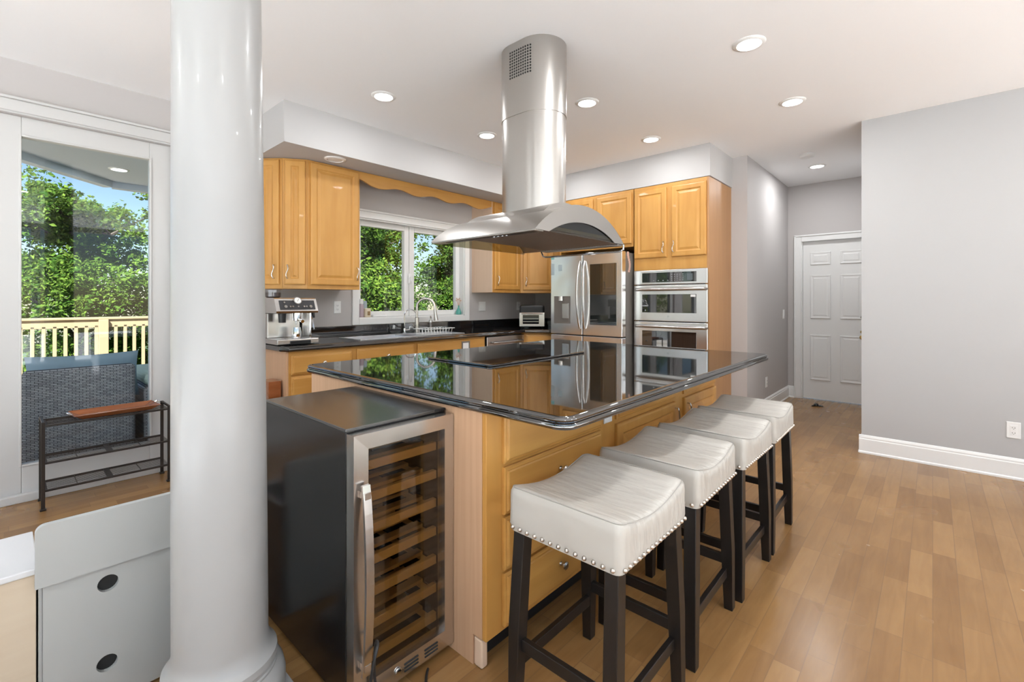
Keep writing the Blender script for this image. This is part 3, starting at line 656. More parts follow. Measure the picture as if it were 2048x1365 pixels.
# faucets
def arc(c, r, a0, a1, n, f): return [f(c, r*math.cos(a0+(a1-a0)*i/n), r*math.sin(a0+(a1-a0)*i/n)) for i in range(n+1)]
t = thing('pull_down_faucet', 'tall brushed nickel gooseneck faucet behind the sink', 'faucet', (2.98, 4.07, .92)); fx, fy = 2.98, 4.07
b = MB(); b.lathe([(.030, .001), (.030, .008), (.024, .012), (.022, .16), (.017, .165)], (fx, fy, .92), 20); obj('base', b, 'nickel', t)
b = MB(); R_ = .095; dx, dy = .72, -.69
b.tube([(fx, fy, 1.08), (fx, fy, 1.19)]+arc(None, R_, PI, 0.12, 14, lambda c, u, v: (fx+dx*(R_+u), fy+dy*(R_+u), 1.19+v))+[(fx+dx*2*R_+dx*.004, fy+dy*2*R_+dy*.004, 1.16)], .0135, 14); obj('spout', b, 'nickel', t)
b = MB(); hx, hy = fx+dx*2*R_, fy+dy*2*R_; b.tube([(hx, hy, 1.17), (hx+.004, hy-.004, 1.12), (hx+.01, hy-.01, 1.05)], [.0145, .018, .023], 14); obj('spray_head', b, 'nickel', t)
b = MB(); b.tube([(fx-.01, fy, .97), (fx-.045, fy-.03, .975), (fx-.085, fy-.05, 1.01)], [.010, .008, .006], 10); obj('lever', b, 'nickel', t)
t = thing('filter_faucet', 'small chrome filter faucet left of the tall gooseneck faucet', 'faucet', (2.81, 4.05, .92)); fx, fy = 2.81, 4.05
b = MB(); b.lathe([(.022, .001), (.022, .006), (.012, .012), (.012, .05), (.009, .055)], (fx, fy, .92), 16); obj('base', b, 'chrome', t)
b = MB(); b.tube([(fx, fy, .97), (fx, fy, 1.11)]+arc(None, .06, PI, .35, 10, lambda c, u, v: (fx+.8*(.06+u), fy-.6*(.06+u), 1.11+v)), .006, 10); obj('spout', b, 'chrome', t)
b = MB(); b.tube([(fx+.01, fy, .955), (fx+.05, fy-.02, .96), (fx+.055, fy-.02, .995)], .006, 8); obj('lever', b, 'chrome', t)
t = thing('soap_dispenser', 'brushed nickel soap dispenser right of the gooseneck faucet', 'soap dispenser', (3.17, 4.08, .92))
b = MB(); b.lathe([(.024, .001), (.024, .006), (.018, .01), (.019, .10), (.022, .105), (.020, .125), (.008, .13), (.008, .15)], (3.17, 4.08, .92), 18); obj('body', b, 'nickel', t)
b = MB(); b.tube([(3.17, 4.08, 1.065), (3.17, 4.08, 1.085), (3.14, 4.04, 1.09), (3.135, 4.03, 1.075)], .008, 8); obj('pump', b, 'nickel', t)
# dish rack of white wire on the counter edge of the sink
t = thing('dish_rack', 'small white wire dish rack over the right sink bowl', 'dish rack', (2.93, 3.72, .93))
b = MB(); x0, x1, y0, y1 = 2.74, 3.10, 3.60, 3.80
for zz, i in ((.929, .02), (.985, 0)):
    b.tube([(x0+i, y0+i, zz), (x1-i, y0+i, zz), (x1-i, y1-i, zz), (x0+i, y1-i, zz), (x0+i, y0+i, zz)], .004, 6)
obj('frame', b, 'white', t)
b = MB()
for i in range(9): x = x0+.03+i*(x1-x0-.06)/8; b.tube([(x, y0, .985), (x+.004, y0+.02, .93), (x+.004, (y0+y1)/2, .93), (x+.01, (y0+y1)/2+.01, .99), (x+.02, (y0+y1)/2+.03, .93), (x, y1-.02, .93), (x, y1, .985)], .0028, 6)
obj('wires', b, 'white', t)
# things on the window sill (sill top 1.093)
sz = z0s = KW[2]+.0085
t = thing('lotion_bottle', 'mauve bottle with white cap at the left end of the window sill', 'bottle', (2.452, 4.245, sz)); b = MB(); b.lathe([(.024, 0), (.027, .004), (.027, .12), (.018, .135)], (2.43, 4.245, sz), 18); obj('body', b, 'mauve', t); b = MB(); b.lathe([(.022, .1352), (.022, .18), (.015, .185)], (2.43, 4.245, sz), 16); obj('cap', b, 'white', t)
t = thing('jar_candle', 'cream jar candle with brown label beside the mauve bottle on the sill', 'candle', (2.51, 4.25, sz)); b = MB(); b.lathe([(.033, 0), (.036, .004), (.036, .085), (.030, .09)], (2.50, 4.25, sz), 20); obj('jar', b, 'cream', t); b = MB(); b.box(2.483, 2.512, 4.2125, 4.2145, sz+.02, sz+.06); obj('label_patch', b, 'label', t)
t = thing('glass_canister', 'clear canister with grey lid standing behind the jar candle', 'canister', (2.505, 4.30, sz)); b = MB(); b.lathe([(.028, 0), (.03, .004), (.03, .15), (.024, .165)], (2.505, 4.318, sz), 18); obj('body', b, 'greypaper', t)
t = thing('bud_vase', 'small teal vase with dried flowers at the right end of the sill', 'vase', (3.735, 4.25, sz)); b = MB(); b.lathe([(.030, 0), (.036, .006), (.034, .03), (.020, .06), (.010, .085), (.009, .105), (.012, .11)], (3.725, 4.25, sz), 20); obj('body', b, 'teal', t)
b = MB()
for i in range(7):
    a = i*.9; e = Vector((3.725+.03*math.cos(a), 4.25+.025*math.sin(a), sz+.17+.012*(i % 3))); b.tube([(3.725, 4.25, sz+.1), e], .0015, 5); b.sphere(e, .009, 7, 5)
obj('dried_flowers', b, 'straw', t)
b = MB(); b.box(2.56, 2.72, 4.235, 4.28, sz, sz+.022, .009, 3); single('folded_cloth', b, 'cloth', 'folded white cloth lying on the window sill left of the mullion', 'cloth')

# espresso machine
t = thing('espresso_machine', 'stainless espresso machine with round gauge at the left end of the counter', 'espresso machine', (1.55, 3.85, .92)); ex0, ex1 = 1.395, 1.715
b = MB(); b.box(ex0, ex1, 3.64, 4.03, .925, .965, .006); b.box(ex0+.10, ex1-.05, 3.634, 3.66, .927, .950); obj('drip_base', b, 'steel', t)
b = MB(); b.box(ex0+.095, ex1-.07, 3.630, 3.6395, .926, .952, .002); obj('tray_slot', b, 'black', t)
b = MB(); b.box(ex0+.01, ex1-.06, 3.86, 4.03, .9655, 1.16, .004); obj('back_panel', b, 'steel', t)
b = MB(); b.box(ex1-.05, ex1-.035, 3.70, 4.0, .9655, 1.165, .003); obj('side_post', b, 'chrome', t)
b = MB()
prof = [(3.66, 1.165), (3.655, 1.18), (3.70, 1.275), (3.715, 1.282), (4.03, 1.282), (4.03, 1.165)]; b.prism(prof, 'yz', ex0, ex1); head = obj('head', b, 'steel', t)
U, V = X, Vector((0, .045, .095)).normalized(); N = Vector((0, -V.z, V.y)); O = Vector((ex0+.03, 3.655, 1.18))+V*.012+N*.001
b = MB(); b.steps(O, U, V, N, ex1-ex0-.05, .078, [(0, 0), (0, .002), (.004, .004)]); obj('control_panel', b, 'panel_dark', head)
b = MB()
for (u, r) in ((.04, .012), (.075, .007), (.095, .007), (.135, .007), (.18, .007), (.20, .007), (.232, .012)):
    p = O+U*u+V*.022+N*.005; b = MB(); b.tube([p, p+N*.008], r, 12); obj('button', b, 'chrome', head)
p = O+U*.035+V*.058+N*.005; b = MB(); b.tube([p, p+N*.006], .007, 12); obj('button', b, 'chrome', head)
p = O+U*.135+V*.07+N*.004; b = MB(); b.tube([p, p+N*.014], .031, 28); g = obj('gauge', b, 'chrome', head); b = MB(); b.tube([p+N*.0145, p+N*.0155], .025, 24); obj('dial_face', b, 'paper', g); b = MB(); b.tube([p+N*.0163+V*-.008+U*-.004, p+N*.0163+V*.014+U*.010], .0014, 6); obj('needle', b, 'black', g)
b = MB(); b.lathe([(.045, 1.282), (.062, 1.292), (.066, 1.345), (.06, 1.35)], (1.455, 3.88, 0), 24); obj('bean_hopper', b, 'clear', t)
b = MB(); b.lathe([(.04, 1.284), (.055, 1.294), (.058, 1.325)], (1.455, 3.88, 0), 20); obj('beans', b, 'beans', t)
b = MB(); b.lathe([(.038, 1.12), (.04, 1.16), (.04, 1.1645)], (1.585, 3.74, 0), 20); b.lathe([(.02, 1.10), (.036, 1.105), (.037, 1.121)], (1.585, 3.74, 0), 20); b.tube([(1.585, 3.705, 1.112), (1.575, 3.62, 1.10)], [.009, .013], 10); b.tube([(1.575, 3.735, 1.10), (1.572, 3.73, 1.075)], .006, 8); obj('portafilter', b, 'chrome', t)
b = MB(); b.lathe([(.026, 1.09), (.03, 1.16)], (1.47, 3.74, 0), 18); obj('grinder_spout', b, 'black', t)
b = MB(); b.tube([(ex1-.03, 3.75, 1.165), (ex1-.02, 3.72, 1.12), (ex1-.015, 3.70, 1.04), (ex1-.02, 3.69, 1.03)], .006, 8); obj('steam_wand', b, 'chrome', t)
b = MB(); b.tube([(ex1+.001, 3.80, 1.20), (ex1+.018, 3.79, 1.17), (ex1+.02, 3.78, 1.12)], [.012, .013, .01], 8); obj('steam_lever', b, 'black', t)
b = MB(); pts = [(.034, .9665), (.036, .975), (.034, 1.02), (.03, 1.05)]; b.lathe(pts, (1.575, 3.73, 0), 20); single('milk_jug', b, 'chrome', 'steel milk jug standing on the espresso machine tray', 'jug')
# toaster oven, turned to the room in the corner
t = thing('toaster_oven', 'small steel toaster oven with dark top in the counter corner', 'toaster oven', (4.50, 3.74, .92), math.radians(-50))
b = MB(); b.box(-.155, .155, -.12, .15, .018, .29, .03, 4); obj('body', b, 'black', t, False)
b = MB(); b.box(-.158, .158, -.135, -.1202, .02, .195, .008, 3); d = obj('door', b, 'steel', t, False)
b = MB(); b.box(-.115, .085, -.1375, -.1355, .055, .165, .001); obj('door_glass', b, 'blackgloss', d, False)
b = MB(); b.tube([(-.13, -.15, .182), (.13, -.15, .182)], .008, 10); b.cyl((-.12, -.15, .182), (-.12, -.134, .182), .005); b.cyl((.12, -.15, .182), (.12, -.134, .182), .005); obj('handle', b, 'chrome', d, False)
b = MB()
for zz in (.08, .115): b.box(-.11, .08, -.139, -.1377, zz, zz+.005)
obj('rack_bars', b, 'steel', d, False)
for zz in (.06, .11, .16): b = MB(); b.tube([(.122, -.1355, zz), (.122, -.152, zz)], .012, 14); obj('dial', b, 'steel', t, False)
for sx in (-.13, .13):
    for sy in (-.1, .12): b = MB(); b.cyl((sx, sy, .001), (sx, sy, .02), .012, n=10); obj('foot', b, 'black', t, False)
# wooden crate by the cabinet end
b = MB(); b.box(1.325, 1.415, 3.62, 3.78, 0, .66, .004); b.box(1.33, 1.41, 3.612, 3.62, .05, .10); b.box(1.33, 1.41, 3.612, 3.62, .55, .60); single('wooden_stand', b, 'redwood', 'reddish wooden stand beside the end of the base cabinets', 'stand')

# ------------------------------------------------------------------ refrigerator
t = thing('refrigerator', 'stainless french-door refrigerator with dark glass screen', 'refrigerator', (4.7, 2.82, 0)); FX = 4.28
b = MB(); b.box(4.365, WX-.03, 2.36, 3.275, .02, 1.765, .004); obj('case', b, 'graysteel', t)
b = MB(); b.box(4.40, 4.50, 2.40, 2.46, 1.766, 1.785, .004); b.box(4.40, 4.50, 3.18, 3.24, 1.766, 1.785, .004); obj('hinge_cover', b, 'black', t)
dl = MB(); dl.box(FX, 4.36, 2.843, 3.275, .885, 1.775, .006, 3); dl = obj('left_door', dl, 'steelf', t); dr = MB(); dr.box(FX, 4.36, 2.36, 2.835, .885, 1.775, .006, 3); dr = obj('right_door', dr, 'steelf', t)
for (za, zb) in ((.46, .875), (.04, .45)):
    for (ya, yb) in ((2.36, 2.835), (2.843, 3.275)): b = MB(); b.box(FX, 4.36, ya, yb, za, zb, .006, 3); obj('lower_door', b, 'steelf', t)
def bow(parent, x, y, za, zb, lean):
    pts = []
    for i in range(13): a = i/12; pts.append((x-.012-.042*math.sin(a*PI)**.6, y+lean*math.sin(a*PI), za+(zb-za)*a))
    b = MB(); b.tube(pts, [.010+.004*math.sin(i/12*PI) for i in range(13)], 10); return obj('handle', b, 'steel', parent)
bow(dl, FX, 2.868, .955, 1.695, .012); bow(dr, FX, 2.808, .955, 1.695, -.012)
b = MB(); b.steps((FX-.0005, 3.225, 1.003), -Y, Z, -X, .223, .309, [(0, 0), (0, .003), (.006, .003), (.012, .0012)]); ds = obj('dispenser_recess', b, 'graysteel', dl)
b = MB(); b.box(FX-.006, FX-.0008, 3.02, 3.11, 1.06, 1.23, .004); obj('dispenser_panel', b, 'steel', ds)
b = MB(); b.tube([(FX-.012, 3.12, 1.31), (FX-.012, 3.12, 1.26)], [.03, .034], 16); obj('dispenser_nozzle', b, 'nickel', ds)
b = MB(); b.box(FX-.004, FX-.0003, 2.422, 2.743, 1.002, 1.654, .0015); obj('screen', b, 'screen', dr)
for (m, ya, yb, za, zb, lab, nm) in (('tealpaper', 3.225, 3.27, 1.735, 1.775, 'small teal sticker at the top left corner of the refrigerator', 'sticker'), ('greypaper', 3.225, 3.27, 1.555, 1.685, 'grey-blue paper notice on the left refrigerator door', 'paper_notice'), ('greypaper', 3.115, 3.165, 1.60, 1.67, 'small grey-teal sticker right of the notice on the refrigerator', 'sticker')):
    b = MB(); b.box(FX-.002, FX-.0004, ya, yb, za, zb); single(nm, b, m, lab, 'sticker')
b = MB()
for i in range(9): a = i/8; b.box(4.425+.02*math.sin(a*5)-.018, 4.425+.02*math.sin(a*5)+.018, 2.3575, 2.3596, 1.56+a*.19, 1.56+a*.19+.024)
single('fridge_magnet', b, 'pinkpaper', 'pale pink magnet on the side of the refrigerator', 'magnet')

# ------------------------------------------------------------------ wall ovens
t = thing('wall_oven', 'stainless microwave and oven combination built into the tall cabinet', 'oven', (4.7, 1.95, .36)); ya, yb = 1.602, 2.323
b = MB(); b.box(4.53, WX-.05, ya+.02, yb-.02, .37, 1.57); obj('case', b, 'dark', t)
def slab(nm, z0, z1, m='steelf', x=4.475): bb = MB(); bb.box(x, 4.529, ya-.03, yb+.005, z0, z1, .006, 3); return obj(nm, bb, m, t)
cp = slab('control_panel', 1.425, 1.572); mw = slab('microwave_door', 1.055, 1.418); ov = slab('oven_door', .40, 1.047)
b = MB(); b.box(4.472, 4.4748, 1.676, 2.233, 1.447, 1.545, .001); obj('panel_glass', b, 'ovenglass', cp)
b = MB(); b.box(4.4712, 4.4719, 1.71, 1.765, 1.462, 1.525); obj('display', b, 'display', cp)
b = MB()
for i in range(5):
    for j in range(4): y_, z_ = 1.80+i*.028, 1.462+j*.019; b.box(4.4713, 4.4719, y_, y_+.011, z_, z_+.005)
for i in range(4): b.box(4.4713, 4.4719, 1.95+i*.05, 1.963+i*.05, 1.462, 1.467)
obj('keypad', b, 'keymark', cp)
for (dd, z0, z1) in ((mw, 1.14, 1.325), (ov, .56, .955)):
    b = MB(); b.box(4.472, 4.4748, 1.676, 2.233, z0, z1, .001); obj('door_glass', b, 'ovenglass', dd)
for (dd, zz) in ((mw, 1.375), (ov, 1.0)):
    pts = [(4.475, yb-.02, zz), (4.445, yb-.03, zz)]+[(4.437-.006*math.sin(i/8*PI), yb-.06-(yb-ya-.10)*i/8, zz) for i in range(9)]+[(4.445, ya-.01, zz), (4.475, ya-.02, zz)]
    b = MB(); b.tube(pts, .0155, 12); obj('handle', b, 'steel', dd)
    b = MB(); p = Vector((4.4748, 1.955, zz-.27)); b.tube([p, p-X*.0015], .011, 20); b.tube([p-Y*.024+Z*.004, p-Y*.024+Z*.004-X*.001], .003, 10); obj('emblem', b, 'chrome', dd)
b = MB(); b.box(4.4705, 4.4716, 1.682, 1.73, 1.298, 1.32); obj('sticker', b, 'paper', mw)

# ------------------------------------------------------------------ island
t = thing('kitchen_island', 'maple kitchen island with drawers facing the bar stools', 'kitchen island', (2.2, 1.8, 0)); IX0, IX1, IY0, IY1 = 1.10, 3.31, 1.115, 2.42
b = MB(); b.prism([(IY0+.02, .105), (IY0+.065, .105), (IY0+.065, 0), (IY1, 0), (IY1, .878), (IY0+.02, .878)], 'yz', IX0, IX0+.016); obj('end_panel', b, 'veneer', t, label='pinkish veneer end panel')
b = MB(); b.box(IX0, IX1, IY0, IY0+.0195, .105, .878, .002); obj('face_frame', b, 'maple', t)
b = MB(); b.box(IX0+.0165, IX1-.0165, IY0+.02, IY1, .105, .87); obj('carcass', b, 'maple', t)
b = MB(); b.box(IX1-.016, IX1, IY0+.02, IY1, 0, .878); obj('end_panel', b, 'veneer', t)
b = MB(); b.box(IX0+.0165, IX1-.0165, IY0+.066, IY0+.08, 0, .1045); obj('toe_kick', b, 'black', t)
b = MB(); b.box(IX0+.001, IX0+.03, IY0+.022, IY0+.062, 0.001, .10, .006); obj('scuffed_foot', b, 'veneer_glare_bare', t, label='scuffed bare wood corner at the floor')
yf = IY0-.0005
for (za, zb, k) in ((.69, .862, 0), (.513, .678, 1), (.32, .503, 1), (.078+.045, .308, 1)): drw(t, 1.178, 1.815, za, zb, yf, bool(k))
for (xa, xb, hx) in ((1.952, 2.62, 2.60), (2.752, 3.29, 2.775)):
    drw(t, xa, xb, .70, .862, yf, False); d = drw(t, xa, xb, .125, .678, yf, False, 'door', DOOR, 'maple'); pull(d, (hx, yf-.0205, .585), -Y, .12, 'steel', False)
t = thing('island_countertop', 'polished black granite countertop on the kitchen island', 'countertop', (2.2, 1.6, .88))
def rrect(x0, x1, y0, y1, r, n=6):
    out = []
    for (cx_, cy_, a0) in ((x1-r, y0+r, -PI/2), (x1-r, y1-r, 0), (x0+r, y1-r, PI/2), (x0+r, y0+r, PI)):
        for i in range(n+1): a = a0+PI/2*i/n; out.append((cx_+r*math.cos(a), cy_+r*math.sin(a)))
    return out
b = MB(); prev = None
for (d, z) in ((.02, .8795), (.006, .882), (.001, .887), (0, .893), (.002, .899), (.008, .9025), (.0085, .9045), (.005, .907), (.0045, .911), (.007, .9155), (.013, .919), (.02, .92)):
    rg = b.ring([(x, y, z) for x, y in rrect(1.085+d, 3.325-d, .772+d, 2.49-d, .055-d)])
    if prev: b.bridge(prev, rg, True)
    else: b.cap(rg[::-1])
    prev = rg
b.cap(prev); obj('slab', b, 'granite', t)
t = thing('cooktop', 'black glass cooktop set on the island below the range hood', 'cooktop', (2.11, 1.93, .92))
b = MB(); prev = None
for (d, z) in ((.004, .9203), (0, .923), (0, .929), (.003, .9315)):
    rg = b.ring([(x, y, z) for x, y in rrect(1.68+d, 2.56-d, 1.675+d, 2.20-d, .02-d)])
    if prev: b.bridge(prev, rg)
    else: b.cap(rg[::-1])
    prev = rg
b.cap(prev); obj('glass', b, 'cook', t)

# ------------------------------------------------------------------ range hood
HX0, HX1, HY0, HY1, HZ = 1.71, 2.56, 1.40, 2.20, 1.605; HC = (HX0+HX1)/2
t = thing('range_hood', 'stainless island range hood with arched canopy and oval chimney', 'range hood', (HC, 1.8, 1.59))
def arcpts(half, rise, z, n=28, cx_=HC):
    R = (half*half+rise*rise)/(2*rise); a = math.asin(half/R); return [(cx_+R*math.sin(-a+2*a*i/n), z+rise-R+R*math.cos(-a+2*a*i/n)) for i in range(n+1)]
ho = (HX1-HX0)/2; outer = arcpts(ho, .168, HZ); inn = arcpts(ho-.004, .163, HZ)
b = MB(); b.strip(inn, outer, 'xz', HY0+.006, HY1); can = obj('canopy', b, 'steelh', t)
band_in = arcpts(.318, .078, HZ-.002); bo = arcpts(ho+.002, .170, HZ)
b = MB(); b.strip(band_in, bo, 'xz', HY0, HY0+.005, False); obj('arch_band', b, 'steelh', t)
b = MB(); b.strip([(x, HZ) for x, z in arcpts(.315, .07, HZ)], arcpts(.315, .085, HZ), 'xz', HY0+.008, HY0+.011, False); obj('end_glass', b, 'tinthood', t)
b = MB(); b.strip([(x, HZ-.01) for x, z in arcpts(ho-.006, .155, HZ)], arcpts(ho-.006, .160, HZ), 'xz', HY1-.006, HY1-.002, False); obj('end_glass', b, 'tinthood', t)
b = MB(); b.strip(arcpts(ho-.03, .125, HZ-.005), arcpts(ho-.012, .150, HZ), 'xz', 1.985, 2.0, False); obj('inner_rim', b, 'black', t)
# filter body, lips
b = MB(); n = 28; 
for i in range(n):
    y = HY0+.03+i*(1.98-HY0-.03)/n; b.tube([(HX0+.075, y, HZ+.012), (HC-.15, y, HZ+.010), (HC+.15, y, HZ+.010), (HX1-.058, y, HZ+.004)], .0085, 8, False)
obj('baffle_filter', b, 'filter', t)
b = MB(); b.box(HX0+.06, HX1-.058, HY0+.012, 1.984, HZ+.012, HZ+.03); obj('filter_tray', b, 'graysteel', t)
b = MB(); b.box(HX0+.004, HX0+.07, HY0+.006, HY1-.008, HZ-.008, HZ+.003, .003); lp = obj('front_lip', b, 'steelh', t)
b = MB(); b.box(HX0+.016, HX0+.055, HY0+.03, HY1-.12, HZ-.0095, HZ-.0082); obj('control_strip', b, 'black', lp)
for i in range(4): b = MB(); b.cyl((HX0+.035, 1.62+i*.03, HZ-.0095), (HX0+.035, 1.62+i*.03, HZ-.0125), .007, n=12); obj('button', b, 'chrome', lp)
b = MB(); b.box(HX1-.06, HX1-.004, HY0+.006, 1.99, HZ-.012, HZ-.001, .005); rl = obj('rear_lip', b, 'steelh', t)
b = MB(); b.tube([(HX1-.03, 2.02, HZ-.005), (HX1-.03, 2.0, HZ-.04), (HX1-.03, 1.97, HZ-.045), (HX1-.03, 1.41, HZ-.045), (HX1-.03, 1.385, HZ-.035), (HX1-.03, 1.385, HZ-.006)], .006, 10); obj('utensil_rail', b, 'chrome', t)
for y in (1.55, 1.85): b = MB(); b.cyl((HC, y, HZ+.012), (HC, y, HZ+.02), .028, n=18); obj('hood_lamp', b, 'opal', t)
# raised spine over the canopy
b = MB(); b.strip(arcpts(.225, .046, HZ+.118), arcpts(.225, .085, HZ+.118), 'xz', 1.52, 2.12); obj('spine_cover', b, 'steelh', t)
def stadium(r, ya, yb, n=24):
    return [(HC+.015+r*math.cos(a), yb+r*math.sin(a)) for a in [PI*i/n for i in range(n+1)]]+[(HC+.015-r*math.cos(a), ya-r*math.sin(a)) for a in [PI*i/n for i in range(n+1)]]
ch = MB(); ch.prism(stadium(.148, 1.72, 1.83), 'xy', HZ+.14, 2.34, True); ch = obj('lower_chimney', ch, 'steelh', t)
cu = MB(); cu.prism(stadium(.152, 1.72, 1.83), 'xy', 2.335, CEIL, True); cu = obj('upper_chimney', cu, 'steelh', t)
b = MB()
L0 = stadium(.1523, 1.72, 1.83, 48)
def along(s):   # walk the outline from the far left tangent towards the near end
    left = [p for p in L0 if p[0] <= HC+.016]; left.sort(key=lambda p: -p[1]); acc = 0
    for i in range(len(left)-1):
        a, c = Vector(left[i]), Vector(left[i+1]); d = (c-a).length
        if acc+d >= s: q = a.lerp(c, (s-acc)/d); tn = (c-a).normalized(); return q, Vector((tn.y, -tn.x)) if Vector((tn.y, -tn.x)).x < 0 else Vector((-tn.y, tn.x))
        acc += d
    return Vector(left[-1]), Vector((-1, 0))
tot = .152*PI/2
for i in range(10):
    q, nn = along(tot+.005+i*.0165)
    for j in range(10):
        z_ = 2.555+j*.0165; p = Vector((q.x, q.y, z_)); nv = Vector((nn.x, nn.y, 0)); b.tube([p-nv*.001, p+nv*.0006], .0058, 10)
o = obj('vent_holes', b, 'dark', cu)

# ------------------------------------------------------------------ wine cooler
t = thing('wine_cooler', 'black wine cooler with steel-framed glass door beside the island', 'wine cooler', (.708, 1.325, 0), math.radians(0)); WW, WD = .388, .64
b = MB(); T_ = .03
b.box(0, T_, 0, WD, .02, .858, .002); b.box(WW-T_, WW, 0, WD, .02, .858, .002); b.box(T_, WW-T_, WD-T_, WD, .02, .858); b.box(T_, WW-T_, .0, WD-T_, .02, .075); b.box(T_, WW-T_, 0, WD-T_, .825, .858)
obj('case', b, 'wineblack', t, False)
b = MB(); b.box(-.002, WW+.002, -.002, WD, .8585, .868, .002); obj('top_panel', b, 'winetop', t, False)
dz0, dz1 = .032, .854; F0, F1 = -.046, -.004
b = MB()
def miter(o0, o1, i0, i1):   # one mitred bar of the door frame; outer and inner edge points in (x, z)
    r0 = b.ring([(o0[0], F0, o0[1]), (o1[0], F0, o1[1]), (i1[0], F0+.002, i1[1]), (i0[0], F0+.002, i0[1])]); r1 = b.ring([(o0[0], F1, o0[1]), (o1[0], F1, o1[1]), (i1[0], F1, i1[1]), (i0[0], F1, i0[1])]); b.bridge(r0, r1); b.cap(r0[::-1]); b.cap(r1)
A = [(0, dz0), (WW, dz0), (WW, dz1), (0, dz1)]; I = [(.050, dz0+.058), (WW-.038, dz0+.058), (WW-.038, dz1-.048), (.050, dz1-.048)]
for k in range(4): miter(A[k], A[(k+1) % 4], I[k], I[(k+1) % 4])
wd_ = obj('door_frame', b, 'steel', t, False)
b = MB(); b.box(.046, WW-.034, -.028, -.022, dz0+.054, dz1-.044); obj('door_glass', b, 'tint', wd_, False)
pts = []
for i in range(15): a = i/14; pts.append((.030-.004*math.sin(a*PI), F0-.020-.030*math.sin(a*PI)**.8, .13+.575*a))
b = MB(); prev = None
for i, p in enumerate(pts):
    hw = .013; rg = b.ring([(p[0]-hw, p[1], p[2]), (p[0]+hw, p[1], p[2]), (p[0]+hw, p[1]+.010, p[2]), (p[0]-hw, p[1]+.010, p[2])])
    if prev: b.bridge(prev, rg)
    else: b.cap(rg[::-1])
    prev = rg
b.cap(prev); b.box(.02, .04, F0-.03, F0, .15, .17); b.box(.02, .04, F0-.03, F0, .665, .685); obj('handle', b, 'steel', wd_, False)
b = MB(); mx = Matrix.Translation((.155, F0-.0005, .062)) @ Matrix.Rotation(PI/2, 4, 'X'); b.lathe([(.012, 0), (.012, .003), (.009, .004)], n=18, mx=mx); obj('lock', b, 'chrome', wd_, False)
b = MB()
for (x0, x1) in ((.18, .235), (.262, .317)):
    for k in range(3): b.box(x0, x1, F0-.0008, F0+.001, .044+k*.011, .049+k*.011)
obj('vent_slots', b, 'dark', wd_, False)
for k in range(7):
    zz = .10+k*.103
    rk = MB(); rk.box(T_+.002, WW-T_-.002, .01, .03, zz, zz+.030, .002); rk = obj('wine_rack', rk, 'rack_wood', t, False)
    b = MB()
    for q in range(5): y = .09+q*.09; b.box(T_+.004, WW-T_-.004, y, y+.035, zz+.004, zz+.016)
    b.box(T_+.004, T_+.03, .031, .50, zz+.001, zz+.004); b.box(WW-T_-.03, WW-T_-.004, .031, .50, zz+.001, zz+.004); obj('slats', b, 'rack_wood', rk, False)
b = MB(); b.box(.10, .16, .44, WD-T_-.001, .30, .74, .004); ct = obj('cooling_box', b, 'black', t, False)
b = MB(); mx = Matrix.Translation((.13, .4395, .66)) @ Matrix.Rotation(PI/2, 4, 'X'); b.lathe([(.018, 0), (.018, .012), (.012, .014)], n=18, mx=mx); obj('dial', b, 'chrome', ct, False)
for sx in (.03, WW-.03):
    for sy in (.03, WD-.03): b = MB(); b.cyl((sx, sy, 0.0), (sx, sy, .02), .018, n=12); obj('foot', b, 'black', t, False)
b = MB(); b.box(.34, .40, -.02, .03, .0, .03, .004) if False else b.box(WW-.05, WW-.005, -.003, -.0005, .86, .87, .001); obj('hinge', b, 'black', t, False)
# cord draped over the handle
TWm = WM[t.name]
pts = [(.02, -.20, .006), (.015, -.14, .05), (.02, -.105, .12), (.035, -.10, .19), (.055, -.088, .222), (.062, -.070, .222), (.060, -.064, .19), (.058, -.064, .12), (.066, -.07, .06), (.08, -.10, .012), (.12, -.13, .006), (.20, -.12, .006), (.25, -.07, .006), (.27, -.052, .006)]
def smooth(pts, k=4):
    P = [Vector(p) for p in pts]; out = []
    for i in range(len(P)-1):
        a, p, q, d = P[max(0, i-1)], P[i], P[i+1], P[min(len(P)-1, i+2)]
        for s_ in range(k): u = s_/k; out.append(.5*((2*p)+(q-a)*u+(2*a-5*p+4*q-d)*u*u+(3*p-a-3*q+d)*u**3))
    return out+[P[-1]]
b = MB(); b.tube([TWm @ p for p in smooth(pts)], .0045, 8); single('power_cord', b, 'cord', 'black power cord draped over the wine cooler handle', 'cord')

